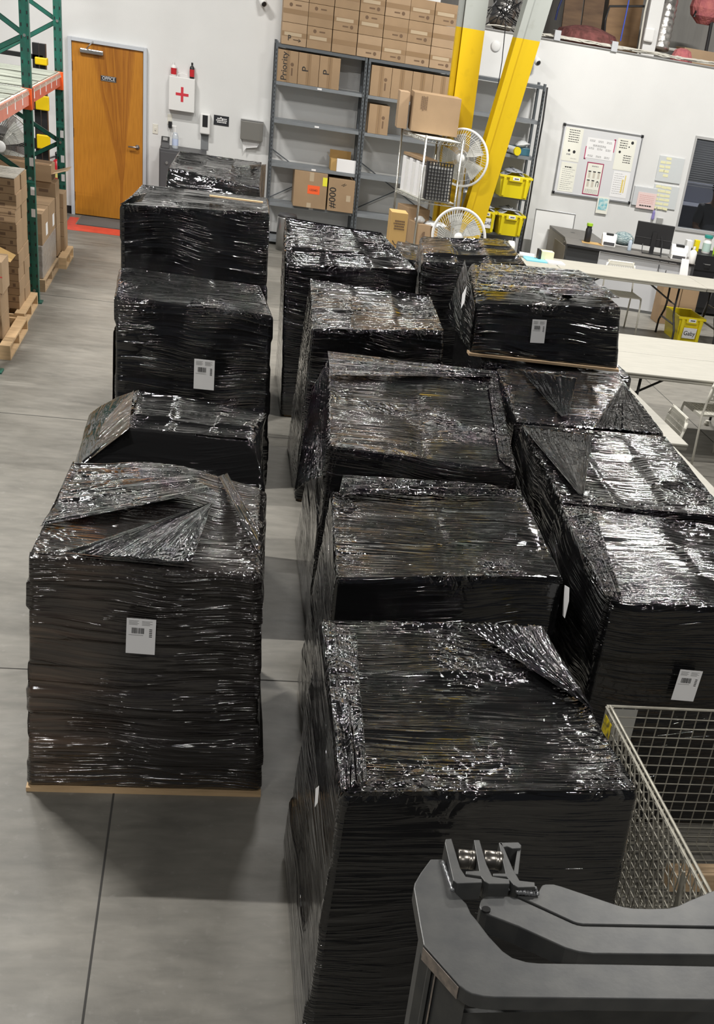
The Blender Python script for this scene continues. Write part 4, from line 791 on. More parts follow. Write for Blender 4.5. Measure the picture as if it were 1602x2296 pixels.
MB().obox(A3+Z*(TZ-.03)+en*.63,ed*.62,Vector((.02,1.0,0)),Z*.03).build('desk_top',DW,w3,bevel=.003); MB().obox(A3+en*.64,ed*.03,Vector((.02,.98,0)),Z*(TZ-.032)).build('end_panel',mat('desk_end_panel',(.22,.20,.17),.55),w3)
MB().obox(A3+Vector((-.003,.02,.30)),Vector((0,.62,0)),Vector((.004,0,0)),Z*.4).build('side_skin',mat('desk_end_panel2',(.22,.20,.17),.55),dk)
MB().lathe(A3+Z*TZ+en*1.2+ed*.14,[(.035,.0005),(.03,.002)],20).build('cable_hole',BLACK,w3)
def on(px,py,z=TZ): return U(px,py,z=z)
q=on(1322,545); s=MB().obox(q+Vector((-.12,-.06,.001)),ed*.30,en*.22,Z*.004).build('cardboard_sheet',CARD3,label='small tan cardboard sheet under the dark shampoo like bottle',cat='cardboard')
bottle('bottle','black bottle with a lime green cap on the grey desk','bottle',q+Vector((-.02,.06,.006)),.045,.24,BLACK,LGREEN,neck=.8)
def printer(p,label,s=1.0):
    p=Vector(p); t=thing('label_printer',label,'printer',p); a=ed*s; b=en*s
    MB().obox(p-a*.10,a*.20,b*.22,Z*.07*s).build('base',WHITE,t,bevel=.01)
    MB().cyl(p-a*.105+b*.11+Z*.095*s,p+a*.105+b*.11+Z*.095*s,.075*s,n=24).build('roll_housing',WHITEG,t,bevel=.006)
    MB().obox(p-a*.055+b*.045+Z*.155*s,a*.11,b*.07,Z*.02*s).build('dark_cover',BLACK,t,bevel=.005)
    MB().cyl(p-a*.107+b*.11+Z*.095*s,p-a*.103+b*.11+Z*.095*s,.055*s,n=24).build('side_disc',mat('disc_grey',(.6,.6,.58),.5),t)
    MB().obox(p-a*.08-b*.003+Z*.02,a*.16,b*.003,Z*.04).build('front_slot',DGREY,t); return t
printer(on(1365,554)+en*.02,'white label printer on the desk beside the green capped bottle',.95)
pr=printer(on(1522,585)+en*.03,'white label printer feeding a long paper strip at the end of the desk',1.1)
q=on(1533,590); MB().prism([q+Vector((-.04,-.02,.06)),q+Vector((.06,-.04,.06)),q+Vector((.10,-.10,-.42)),q+Vector((-.03,-.08,-.46))],(0,.002,0)).build('label_strip',PAPER,pr)
q=on(1398,552)+en*.16; MB().lathe(q,[(.10,0),(.15,.03),(.15,.10),(.10,.15),(.02,.17)],18).build('cloth_bag',mat('teal_pattern_cloth',(.06,.13,.15),.8,c2=(.45,.52,.52),scale=28,stretch=(1,1,3)),label='dark teal patterned cloth bag on the desk behind the monitor',cat='bag',smooth=True)
bottle('sanitizer_bottle','small clear hand gel bottle in front of the monitor','bottle',on(1411,562),.028,.17,mat('clear_gel2',(.6,.7,.82),.1,trans=.3),WHITE)
# monitor seen from behind
mo=thing('monitor','black computer monitor seen from behind on the desk','monitor',on(1462,572)+en*.18)
mc=Vector((5.96,16.95,0)); z0_,z1_=.83,1.13; mx_=ed
MB().obox(mc-mx_*.26+Z*z0_,mx_*.52,en*-.03,Z*(z1_-z0_)).build('screen_housing',BLACK,mo,bevel=.006); MB().obox(mc-mx_*.255+Z*(z0_+.10)-en*.032,mx_*.51,en*-.002,Z*.005).build('seam_line',DGREY,mo)
MB().obox(mc-mx_*.03-en*.06+Z*(TZ),mx_*.06,en*.02,Z*.28).build('stand_neck',BLACK,mo)
MB().tube([mc-mx_*.14-en*.06+Z*(z0_+.02),mc-mx_*.14-en*.16+Z*(TZ+.012),mc+mx_*.12-en*.16+Z*(TZ+.012),mc+mx_*.12-en*.06+Z*(z0_+.06)],.008,6).build('stand_foot',BLACK,mo)
MB().tube([mc+mx_*.10-en*.04+Z*.98,mc+mx_*.12-en*.12+Z*.9,mc+mx_*.12-en*.25+Z*.75,mc+mx_*.10-en*.42+Z*.6,mc+mx_*.16-en*.46+Z*.42,mc+mx_*.2-en*.40+Z*.5,mc+mx_*.24-en*.3+Z*.72],.006,5).build('monitor_cable',BLACK,label='black cables looping down behind the desk below the monitor',cat='cable')
# black drawer unit and things on it
q=U(1560,566,z=TZ+.02); du=thing('drawer_unit','black two drawer unit with silver handles at the right end of the desk','drawer unit',(6.95,17.3,0))
x0=6.62; MB().box(x0,x0+1.2,17.0,17.6,.03,.80).build('body',mat('black_drawers',(.012,.012,.014),.3),du,bevel=.004)
for i,(za,zb) in enumerate(((.60,.78),(.10,.58))):
    dd_=MB().box(x0+.015,x0+.44,16.985,16.999,za,zb).build('drawer',mat('black_drawer_front%d'%i,(.014,.014,.016),.25),du,bevel=.003); MB().tube([(x0+.17,16.985,zb-.09),(x0+.18,16.96,zb-.09),(x0+.26,16.96,zb-.09),(x0+.27,16.985,zb-.09)],.006,6).build('drawer_handle',STEEL,dd_)
zT=.801
MB().box(6.50,6.58,17.05,17.15,TZ+.0,TZ+.22).build('white_device',WHITE,bevel=.006,label='white upright device with vents right of the monitor',cat='device')
bottle('wipes_canister','white wipes canister with a green lid on the drawer unit','canister',(6.86,17.2,zT),.06,.24,WHITE,TEAL,mat('green_label',(.45,.60,.55),.5),neck=.85)
bottle('wipes_canister','white wipes canister with an orange lid and red label on the drawer unit','canister',(7.27,17.15,zT),.065,.25,WHITE,ORG,mat('red_label',(.65,.12,.08),.5),neck=.85)
MB().box(6.70,6.77,17.25,17.32,zT,zT+.15).build('yellow_box',YEL,bevel=.005,label='small yellow box left of the green lidded canister',cat='box')
cp=thing('pencil_cup','dark cup of pens on the drawer unit between the two canisters','cup',(7.06,17.2,zT)); MB().lathe((7.06,17.2,zT),[(.035,0),(.045,.10),(.04,.10),(.03,.01)],18).build('cup',BLACK,cp)
for k in range(4): MB().cyl((7.06+.01*k-.015,17.2,zT+.02),(7.02+.03*k,17.2+.02*k,zT+.17+.02*k),.004,n=6).build('pen',[ORG,mat('wood_pencil',(.6,.4,.15),.6),RED,BLUE][k],cp)
MB().tube([(6.99,17.22,zT),(6.985,17.22,zT+.2),(6.97,17.22,zT+.38)],.012,6).build('lime_tube',LGREEN,label='thin lime green tube standing between the canisters',cat='tube')
bottle('pump_bottle','white square bottle beside the label printer at the desk end','bottle',on(1551,592)+en*.03,.05,.22,WHITE,WHITE,neck=.3)

# ------------------------------------------------------------------ tables
TT=mat('cream_table_plastic',(.40,.385,.335),.55,var=.10,scale=5,stretch=(1,4,1)); LEGM=mat('black_leg_metal',(.02,.02,.022),.35)
def table(label,x0,x1,y0,y1,long='x',z=.74,group='white folding tables'):
    t=thing('folding_table',label,'table',((x0+x1)/2,(y0+y1)/2,0),group)
    MB().box(x0,x1,y0,y1,z-.022,z).box(x0+.004,x1-.004,y0+.004,y1-.004,z-.048,z-.022).build('table_top',TT,t,bevel=.008)
    def leg(cx,cy,dx,dy):
        # dx,dy: half spread direction of the bent leg pair
        L=[]
        for s in (-1,1):
            MB().tube([(cx+s*dx*.55,cy+s*dy*.55,z-.05),(cx+s*dx*.5,cy+s*dy*.5,.42),(cx+s*dx*.6,cy+s*dy*.6,.33),(cx+s*dx,cy+s*dy,.18),(cx+s*dx*1.05,cy+s*dy*1.05,.012)],.014,8).build('leg',LEGM,t,smooth=True)
        MB().tube([(cx-dx*.85,cy-dy*.85,.24),(cx+dx*.85,cy+dy*.85,.24)],.012,6).tube([(cx-dx*.5,cy-dy*.5,.46),(cx+dx*.5,cy+dy*.5,.46)],.010,6).build('leg_crossbar',LEGM,t)
    if long=='x':
        hy=(y1-y0)/2*.8
        for s,cx in ((1,x0+.28),(-1,x1-.28)):
            leg(cx,(y0+y1)/2,0,hy); MB().tube([(cx,(y0+y1)/2,.46),(cx+s*.42,(y0+y1)/2,z-.045)],.011,6).build('folding_strut',LEGM,t)
    else:
        hx=(x1-x0)/2*.8
        for s,cy in ((1,y0+.28),(-1,y1-.28)):
            leg((x0+x1)/2,cy,hx,0); MB().tube([((x0+x1)/2,cy,.46),((x0+x1)/2,cy+s*.42,z-.045)],.011,6).build('folding_strut',LEGM,t)
    return t
table('cream folding table in front of the desk, left of the joint',4.10,5.98,14.64,15.42)
table('cream folding table in front of the desk, continuing out of the right edge',5.985,7.86,14.66,15.44)
table('short cream folding table end carrying papers and rolls at the left',3.15,4.09,14.64,15.42)
table('nearest cream folding table running to the right behind the top wrapped load',3.42,5.25,9.86,10.62)
table('cream folding table pushed against the back of the nearest long one',3.44,5.27,10.63,11.39)
table('narrow cream folding table along the right side of the wrapped loads, far one',2.94,3.36,7.88,9.80,'y',group=None)
table('narrow cream folding table along the right side of the wrapped loads, near one',2.84,3.245,5.9,7.86,'y',z=.725,group=None)
# things at the left end of the far table
q=U(1180,578,z=TZ); 
MB().box(3.72,3.98,14.95,15.2,TZ+.0005,TZ+.012).build('paper_stack',SKYB,label='light blue papers at the left end of the far folding table',cat='paper')
MB().box(3.99,4.2,14.90,15.12,TZ+.0005,TZ+.02).build('paper_stack',PAPER,label='white papers next to the light blue papers on the far table',cat='paper')
c=U(1226,585,z=TZ); MB().box(c.x-.08,c.x+.08,c.y-.02,c.y+.10,TZ+.0005,TZ+.11).build('note_box',mat('cream_note_box',(.75,.70,.45),.7),bevel=.006,label='cream box of yellow notes on the far folding table',cat='box')
MB().box(c.x-.115,c.x-.088,c.y-.02,c.y+.10,TZ+.0005,TZ+.12).build('black_card_holder',BLACK,bevel=.004,label='narrow black holder beside the cream note box',cat='holder')
MB().cyl((c.x-.34,c.y+.06,TZ+.03),(c.x-.16,c.y+.02,TZ+.03),.028).build('label_roll',WHITE,label='small white roll lying left of the cream note box',cat='roll')
td=thing('tape_dispenser','white and black tape dispenser at the left end of the far table','tape dispenser',(c.x-.45,c.y+.05,TZ)); MB().cyl((c.x-.50,c.y+.05,TZ+.10),(c.x-.43,c.y+.05,TZ+.10),.07,n=24).build('tape_wheel',OFFW,td); MB().box(c.x-.5,c.x-.42,c.y-.06,c.y+.14,TZ+.0005,TZ+.06).build('dispenser_body',BLACK,td,bevel=.006)
# table side chairs
CHM=mat('white_chair_paint',(.74,.72,.64),.45)
def chair(label,c,ang):
    c=Vector(c); a=Vector((math.cos(ang),math.sin(ang),0)); b=Vector((-a.y,a.x,0))  # b = direction the chair faces
    P=lambda u,v,z: c+a*u+b*v+Z*z
    t=thing('chair',label,'chair',c,'white perforated metal chairs')
    w_=.20
    mb=MB()
    mb.obox(P(-w_,-.19,.44),a*2*w_,b*.02,Z*.014).obox(P(-w_,.18,.44),a*2*w_,b*.02,Z*.014)
    for i in range(13): u=-w_+2*w_*i/12; mb.obox(P(u-.007,-.19,.444),a*.014,b*.38,Z*.008)
    for i in range(12): v=-.19+.38*i/11; mb.obox(P(-w_,v-.006,.445),a*2*w_,b*.012,Z*.008)
    mb.obox(P(-w_-.01,-.20,.43),a*.02,b*.40,Z*.026).obox(P(w_-.01,-.20,.43),a*.02,b*.40,Z*.026).build('seat',CHM,t,bevel=.003)
    for s in (-1,1):
        MB().tube([P(s*w_,.2,.44),P(s*w_,.215,.40),P(s*w_*1.08,.22,0)],.011,8).build('leg',CHM,t,smooth=True)
        MB().tube([P(s*w_*1.06,-.27,0),P(s*w_,-.205,.44),P(s*w_*.98,-.235,.60),P(s*w_*.92,-.27,.76)],.011,8).build('leg',CHM,t,smooth=True)
    mb=MB(); Qb=lambda u,z: P(u,-.235-(z-.60)*.22,z)
    rim=[Qb(-.18,.58),Qb(-.19,.72),Qb(-.15,.785),Qb(.15,.785),Qb(.19,.72),Qb(.18,.58)]; mb.tube(rim,.013,6,closed=True)
    for i in range(15): u=-.17+.34*i/14; mb.obox(Qb(u-.006,.575),a*.012,b*.004,Qb(0,.785)-Qb(0,.575))
    for i in range(6): z=.58+.04*i; mb.obox(Qb(-.18,z),a*.36,b*.005,Z*(.020 if i<5 else .016))
    mb.obox(Qb(-.17,.755),a*.34,b*.006,Z*.03).build('backrest',CHM,t)
    return t
chair('white perforated chair beyond the far folding table facing it',(5.10,15.25,0),math.pi)
chair('white perforated chair in full view at the right edge by the near table',(4.42,10.02,0),.06)
chair('white perforated chair pushed against the narrow table, only its backrest showing',(3.24,8.55,0),math.pi/2)
for k,(x,y) in enumerate(((4.7,15.75),)): pass
carton('tall brown carton standing under the far folding table, left one',5.93,6.19,16.02,16.30,0,.60,'n',mt=CARD); carton('tall brown carton standing under the far folding table, right one',6.20,6.44,16.02,16.30,0,.60,'n',mt=CARD)
tote('open yellow tote with a paper name card on the floor below the far table',5.83,6.17,14.95,15.5,0,.32,'MAILER','',word='Gaby')
MB().tube([(6.55,15.9,.72),(6.5,15.8,.4),(6.45,15.85,.05),(6.3,15.95,.012),(6.1,16.2,.012)],.007,5).tube([(6.60,15.9,.72),(6.53,15.85,.35),(6.50,15.9,.03)],.006,5).build('power_cables',DGREY,label='dark power cables hanging behind the yellow tote',cat='cable')
MB().lathe((4.9,11.18,.0),[(.02,.0),(.03,.02),(.02,.045),(.002,.05)],12).build('floor_marker',OFFW,label='small white marker on the floor joint under the near tables',cat='marker')

# ------------------------------------------------------------------ mezzanine behind the low wall
struct('wall_mezzanine',MB().box(2.9,12,21.6,21.7,3.0,8),mat('drywall_grey',(.30,.295,.28),.85,c2=(.40,.39,.37),scale=2,stretch=(3,1,.4)))
struct('trim_22',MB().box(2.9,12,WY+.18,21.6,2.98,3.04),mat('deck_board',(.22,.18,.14),.8))
PLY=mat('dark_plywood',(.20,.12,.065),.7,c2=(.12,.07,.04),scale=3,stretch=(1,1,6)); PLYL=mat('plywood',(.34,.21,.105),.7,c2=(.25,.15,.08),scale=2,stretch=(1,1,5))
for i,(pa,pb,mt,lab) in enumerate(((1262,1303,PLY,'dark plywood sheet at the left of the storage deck'),(1307,1352,PLY,'dark plywood sheet in the middle of the storage deck'),(1363,1440,PLYL,'lighter plywood sheet right of the dark ones on the storage deck'))):
    xa=U(pa,60,y=20.4).x; xb=U(pb,60,y=20.4).x; MB().obox((xa,20.4+.02*i,3.041),(xb-xa,0,0),(0,.04,0),(0,.25,1.5)).build('plywood_sheet',mt,label=lab,cat='plywood')
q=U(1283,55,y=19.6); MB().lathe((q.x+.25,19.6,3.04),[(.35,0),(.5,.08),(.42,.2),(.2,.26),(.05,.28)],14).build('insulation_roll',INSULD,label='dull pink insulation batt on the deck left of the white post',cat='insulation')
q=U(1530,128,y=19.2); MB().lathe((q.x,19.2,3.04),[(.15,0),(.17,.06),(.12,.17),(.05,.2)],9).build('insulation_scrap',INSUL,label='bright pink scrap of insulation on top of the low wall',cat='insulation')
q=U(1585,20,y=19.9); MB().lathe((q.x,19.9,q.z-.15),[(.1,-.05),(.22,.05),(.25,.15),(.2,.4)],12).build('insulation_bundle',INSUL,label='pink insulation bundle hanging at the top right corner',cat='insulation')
xa=U(1452,50,y=19.3).x; xb=U(1482,50,y=19.3).x; po=thing('white_post','white square post with a small white box on the storage deck','post',((xa+xb)/2,19.35,3.04)); MB().box(xa,xb,19.3,19.46,3.041,6).build('shaft',WALLM,po,bevel=.004); q=U(1455,78,y=19.28); MB().box(q.x-.07,q.x+.08,19.24,19.295,q.z-.09,q.z+.09).build('junction_box',WHITE,po,bevel=.02)
MB().tube([(xa-.03,19.35,3.05),(xa-.05,19.35,3.6),(xa-.02,19.35,4.2)],.012,5).build('conduit',OFFW,label='thin cream conduit just left of the white post',cat='conduit')
def duct(pts,r,label):
    P=[Vector(p) for p in pts]; mb=MB(); n=len(P); fine=[]
    for i in range(n-1):
        for k in range(10): fine.append(P[i].lerp(P[i+1],k/10))
    fine.append(P[-1]); V=[]; m_=20
    for i,p in enumerate(fine):
        rr=r*(1+.06*math.sin(i*2.2)); d=(fine[min(i+1,len(fine)-1)]-fine[max(i-1,0)]).normalized(); a=d.orthogonal().normalized(); b=d.cross(a)
        V+=[p+(a*math.cos(t_)+b*math.sin(t_))*rr for t_ in [2*math.pi*k/m_ for k in range(m_)]]
    mb.add(V,[(i*m_+k,i*m_+(k+1)%m_,(i+1)*m_+(k+1)%m_,(i+1)*m_+k) for i in range(len(fine)-1) for k in range(m_)]+[tuple(range(m_))[::-1],tuple(range((len(fine)-1)*m_,len(fine)*m_))]).build('flexible_duct',FOIL,label=label,cat='duct',smooth=True)
duct([U(1480,112,y=19.4),U(1490,60,y=19.45),U(1500,10,y=19.55),U(1512,-60,y=19.9)],.13,'silver flexible duct right of the white post')
duct([U(1122,55,y=19.6),U(1133,20,y=19.7),U(1142,-40,y=19.9)],.17,'silver flexible duct between the yellow column and the brace')
# black pipes and cables
MB().tube([U(1558,38,y=19.8),U(1560,26,y=19.8),U(1602,40,y=19.8),U(1640,50,y=19.8)],.028,8).tube([U(1598,42,y=19.8),U(1590,85,y=19.8),U(1582,125,y=19.8)],.028,8).build('black_pipe',BLACK,label='black pipe bending down at the top right corner',cat='pipe')
MB().tube([U(1356,85,y=19.5),U(1358,45,y=19.5),U(1368,14,y=19.5),U(1420,14,y=19.5),U(1446,14,y=19.5)],.016,8).build('black_pipe',BLACK,label='thin dark pipe framing the lighter plywood sheet',cat='pipe')
MB().tube([U(1412,-4,y=19.1),U(1403,40,y=19.1),U(1392,92,y=19.1)],.010,6).build('blue_cable',mat('blue_cable',(.04,.08,.45),.5),label='blue cable hanging over the storage deck',cat='cable')
MB().tube([U(1262,-5,y=19.2),U(1252,20,y=19.2),U(1246,45,y=19.2)],.014,6).build('dark_blue_cable',mat('navy_cable',(.01,.02,.10),.5),label='dark blue cable right of the brace top',cat='cable')
mb=MB(); rr=random.Random(4)
for k in range(26):
    pts=[]; x_=3.3+rr.uniform(0,2.6); L_=rr.uniform(.8,3.0); y_=WY+rr.uniform(0,.12); ph=rr.uniform(0,6)
    for i in range(16): t_=i/15; pts.append((x_+L_*t_,y_+.03*math.sin(ph+9*t_),3.085+rr.uniform(0,.02)+.03*abs(math.sin(ph+5*t_))))
    mb.tube(pts,rr.choice([.005,.007,.009]),4)
mb.build('cable_bundle',mat('pale_cable',(.62,.60,.54),.6),kind='stuff',label='tangle of pale cables lying along the top of the low wall',cat='cables')
mb=MB()
for k in range(16):
    c=U(1150+rr.uniform(-35,45),rr.uniform(5,60),y=18.9+rr.uniform(-.1,.3)); pts=[c+Vector((rr.uniform(-.3,.3),rr.uniform(-.1,.1),rr.uniform(-.25,.3))) for _ in range(5)]
    mb.tube(pts,.008,4)
mb.build('cable_tangle',BLACK,kind='stuff',label='tangle of black cables between the column and the brace',cat='cables')
for k,(px,py) in enumerate(((1251,78),(1379,103))):
    q=U(px,py,y=WY-.01); MB().box(q.x-.045,q.x+.045,WY-.03,WY-.001,q.z-.07,q.z+.05).box(q.x-.045,q.x+.045,WY-.03,WY+.1,q.z+.05,q.z+.056).build('wall_clip',mat('clip_grey',(.55,.57,.60),.5),label='pale grey clip over the top edge of the low wall, %s one'%['left','right'][k],cat='clip',bevel=.003)
q=U(1570,120,y=19.5); bxm=carton('open brown carton on the storage deck at the top right',q.x-.25,q.x+.35,19.5,19.9,3.041,3.26,'n',mt=CARD2)
MB().tube([(6.2,19.6,3.2),(7.5,19.55,3.22)],.02,6).build('metal_rail',mat('pale_rail',(.55,.55,.52),.5),label='pale metal rail on the deck right of the duct',cat='rail')

# ------------------------------------------------------------------ wrapped loads
_tab=np.random.RandomState(11).rand(65536)
def vn(Pn,seed=0):
    i=np.floor(Pn).astype(np.int64); f=Pn-i; f=f*f*(3-2*f); out=0
    for dx in (0,1):
        for dy in (0,1):
            for dz in (0,1):
                h=((i[:,0]+dx)*73856093 ^ (i[:,1]+dy)*19349663 ^ (i[:,2]+dz)*83492791 ^ (seed*2654435))&65535
                out=out+_tab[h]*(f[:,0] if dx else 1-f[:,0])*(f[:,1] if dy else 1-f[:,1])*(f[:,2] if dz else 1-f[:,2])
    return out
def mk_mesh(name,V,Fs,UV,crk,tan,mt,parent,kind=None,tight=None):
    org=LOC[parent.name]; me=bpy.data.meshes.new(name)
    V=V-np.array(org)[None]; nF=len(Fs)
    me.vertices.add(len(V)); me.vertices.foreach_set('co',V.astype(np.float32).ravel())
    me.loops.add(nF*4); me.loops.foreach_set('vertex_index',Fs.astype(np.int32).ravel())
    me.polygons.add(nF); me.polygons.foreach_set('loop_start',np.arange(0,nF*4,4,dtype=np.int32)); me.polygons.foreach_set('loop_total',np.full(nF,4,dtype=np.int32))
    me.update(calc_edges=True); me.validate()
    uv=me.uv_layers.new(name='uv'); uv.data.foreach_set('uv',UV.astype(np.float32).ravel())
    for nm_,arr in (('crinkle',crk),('tan',tan),('tightness',np.zeros(len(V)) if tight is None else tight)):
        at=me.attributes.new(nm_,'FLOAT','POINT'); at.data.foreach_set('value',arr.astype(np.float32))
    me.polygons.foreach_set('use_smooth',np.ones(nF,dtype=bool)); me.materials.append(mt)
    o=bpy.data.objects.new(name,me); COL.objects.link(o); o.parent=parent; LOC[o.name]=org; return o
def load(label,top,base,z0=.02,res=.014,layers=7,seed=1,vs_=0.0,feats=(),tanf=None,crk0=.25,step=.008,lump=.012,pal=True,palz=0.,group='pallet loads in black stretch film',fold=1.0,cells=(3,3),topcr=1.0,mt=None,calm=0.0,pgrow=-.03):
    FL,FR,BR,BL=[np.array(p,float) for p in top]; x0,x1,y0,y1=base
    cb=[np.array(p,float) for p in ((x0,y0),(x1,y0),(x1,y1),(x0,y1))]; ct=[FL,FR,BR,BL]
    rs=np.random.RandomState(seed); w=x1-x0; d=y1-y0; H=np.mean([c[2] for c in ct])-z0
    nx,ny,nz=max(8,int(w/res)),max(8,int(d/res)),max(8,int(H/res))
    per=[]  # (side, t)
    for s,n_ in enumerate((nx,ny,nx,ny)):
        for i in range(n_): per.append((s,i/n_))
    S=np.array([p[0] for p in per]); T=np.array([p[1] for p in per]); NP=len(per)
    v=np.linspace(0,1,nz+1); vv=np.clip((v-vs_)/(1-vs_),0,1); vv=vv if vs_==0 else vv**1.3
    cbA=np.array(cb); ctA=np.array(ct)
    bx=cbA[S]*(1-T)[:,None]+cbA[(S+1)%4]*T[:,None]; tx=ctA[S]*(1-T)[:,None]+ctA[(S+1)%4]*T[:,None]
    side=np.zeros((nz+1,NP,3))
    side[:,:,:2]=bx[None]*(1-vv)[:,None,None]+tx[None,:,:2]*vv[:,None,None]
    side[:,:,2]=z0*(1-v)[:,None]+tx[None,:,2]*v[:,None]
    nrm=np.array([(0,-1),(1,0),(0,1),(-1,0)],float)[S]
    nb=np.broadcast_to(nrm[None],side[:,:,:2].shape).copy()
    # carton layers
    lay=np.clip((v*layers).astype(int),0,layers-1); frac=v*layers-lay
    off=rs.uniform(-step,step,(layers,4)); offk=off[lay][:,S]           # outward shift per side and layer
    sm=np.clip(np.minimum(frac,1-frac)/.10,0,1)
    side[:,:,:2]+=nb*(offk+(.004*(1-np.exp(-(np.minimum(frac,1-frac)/.05)**2)))[:,None]*1)[:,:,None]*sm[:,None,None]**.5
    # rounded vertical corners
    elen=np.array([w,d,w,d])[S]; dc=np.minimum(T,1-T)*elen; r_=.022
    ins=.3*r_*np.clip(1-dc/r_,0,1)**2; cen=(bx.mean(0)); 
    ctr=np.array([(x0+x1)/2,(y0+y1)/2]); dirc=(ctr-bx); dirc/=np.linalg.norm(dirc,axis=1)[:,None]
    side[:,:,:2]+=dirc[None]*ins[None,:,None]*1.4
    dz=(side[-1:,:,2]-side[:,:,2]); e=np.clip(1-dz/.03,0,1)**2
    side[:,:,:2]-=nb*(.009*e)[:,:,None]
    # top grid
    s_=np.linspace(0,1,nx+1); t_=np.linspace(0,1,ny+1); SS,TT_=np.meshgrid(s_,t_)   # rows t
    top_=(FL*(1-SS)[...,None]*(1-TT_)[...,None]+FR*SS[...,None]*(1-TT_)[...,None]+BL*(1-SS)[...,None]*TT_[...,None]+BR*SS[...,None]*TT_[...,None])
    edge=np.minimum(np.minimum(SS,1-SS)*w,np.minimum(TT_,1-TT_)*d)
    ramp=np.clip(edge/.05,0,1)
    cz=rs.uniform(-lump,lump*.5,cells[::-1]); ci=np.clip((SS*cells[0]).astype(int),0,cells[0]-1); cj=np.clip((TT_*cells[1]).astype(int),0,cells[1]-1)
    cfx=np.abs((SS*cells[0])%1-.5)*2; cfy=np.abs((TT_*cells[1])%1-.5)*2
    top_[...,2]+=ramp*(cz[cj,ci]*(1-np.maximum(cfx,cfy)**6)-.004*np.maximum(cfx,cfy)**10)
    for (a,b,h,ra,rb) in feats: top_[...,2]+=h*np.exp(-((SS-a)/ra)**2-((TT_-b)/rb)**2)*np.clip(edge/.02,0,1)
    # assemble
    V=[side.reshape(-1,3)]; nside=(nz+1)*NP
    ringTop=nz*NP
    def ring(i,j):  # top grid index -> ring index, border only
        if j==0: return ringTop+i if i<nx else ringTop+nx
        if i==nx: return ringTop+nx+j if j<ny else ringTop+nx+ny
        if j==ny: return ringTop+nx+ny+(nx-i)
        if i==0: return ringTop+2*nx+ny+(ny-j)
    idx=np.zeros((ny+1,nx+1),np.int64); inner=top_[1:-1,1:-1].reshape(-1,3); idx[1:-1,1:-1]=nside+np.arange(inner.shape[0]).reshape(ny-1,nx-1)
    for i in range(nx+1): idx[0,i]=ring(i,0); idx[ny,i]=ring(i,ny)
    for j in range(1,ny): idx[j,0]=ring(0,j); idx[j,nx]=ring(nx,j)
    V=np.concatenate([V[0],inner])
    # displacement
    N=np.zeros_like(V); N[:nside,:2]=nb.reshape(-1,2); ee=e.reshape(-1); N[:nside,2]=ee
    N[nside:,2]=1
    N/=np.maximum(np.linalg.norm(N,axis=1),1e-6)[:,None]
    topm=np.zeros(len(V)); topm[nside:]=1; topm[ringTop:nside]=1
    sidez=(V[:,2]-z0)/H
    warp=vn(V*1.4,seed)*.5
    q=V.copy(); tilt=(vn(V*.9,seed+5)-.5)*.7
    hor=np.where(np.abs(N[:,0])>np.abs(N[:,1]),V[:,1],V[:,0])
    qs=np.stack([hor*1.4,(V[:,2]+tilt*hor*.5)*22,V[:,0]*.0+seed*3.],1); a1=vn(qs,seed+1)
    qt=np.stack([V[:,0]*1.4,(V[:,1]+tilt*V[:,0]*.6)*20,V[:,2]*2],1); a2=vn(qt,seed+2)
    ridge=np.where(topm>0,a2,a1)-.5
    gate=np.clip((vn(V*2.1,seed+9)-.35)*3,0.15,1)
    disp=.007*fold*ridge*gate
    # crinkle mask: near the top edges and in patches
    eg=np.zeros(len(V)); eg[nside:]=np.exp(-edge[1:-1,1:-1].reshape(-1)/.07); eg[ringTop:nside]=1; dzf=np.clip(dz.reshape(-1),0,9); eg[:ringTop]=np.exp(-dzf[:ringTop]/.03)
    pat=np.clip((vn(V*3.3,seed+21)-.62)*6,0,1)
    crk=np.clip(eg*.9*np.clip(vn(V*4,seed+22)*2.4-.8,0,1)+pat*(.7*topm)*topcr,0,1)
    rg=1-np.abs(vn(V*np.array([11,11,11.]),seed+31)*2-1)
    rg2=1-np.abs(vn(V*np.array([38,38,38.]),seed+32)*2-1)
    disp+=crk*(.010*(rg-.6)+.0008*(rg2-.6))
    disp+=.006*(vn(V*5,seed+41)-.5)
    tight=np.where((N[:,1]<-.6)&(topm==0),calm*np.clip(vn(V*2.3,seed+51)*1.6,.3,1),0); disp=disp*(1-.6*tight)
    V=V+N*disp[:,None]
    tan=np.zeros(len(V))
    if tanf is not None: tan=tanf(V,N)
    # faces + uvs
    A_=np.arange(NP); Bn=(A_+1)%NP
    cum=np.concatenate([[0],np.cumsum(elen/np.array([nx,ny,nx,ny])[S])]) 
    F1=[];U1=[]
    for k in range(nz):
        F1.append(np.stack([k*NP+A_,k*NP+Bn,(k+1)*NP+Bn,(k+1)*NP+A_],1))
        ua,ub=cum[A_],cum[A_+1]; za=side[k,:,2]; zb=side[k,Bn,2]; zc=side[k+1,Bn,2]; zd=side[k+1,:,2]
        U1.append(np.stack([ua,za,ub,zb,ub,zc,ua,zd],1).reshape(-1,2))
    g=lambda a: a.reshape(-1)
    F2=np.stack([g(idx[:-1,:-1]),g(idx[:-1,1:]),g(idx[1:,1:]),g(idx[1:,:-1])],1)
    UX=top_[...,0]+3; UY=top_[...,1]; uvt=np.stack([g(UX[:-1,:-1]),g(UY[:-1,:-1]),g(UX[:-1,1:]),g(UY[:-1,1:]),g(UX[1:,1:]),g(UY[1:,1:]),g(UX[1:,:-1]),g(UY[1:,:-1])],1).reshape(-1,2)
    Fs=np.concatenate(F1+[F2]); UV=np.concatenate(U1+[uvt])
    t=thing('wrapped_pallet_load',label,'pallet load',((x0+x1)/2,(y0+y1)/2,palz),group)
    mk_mesh('film_wrap',V,Fs,UV,crk,tan,mt or FILM,t,tight=tight)
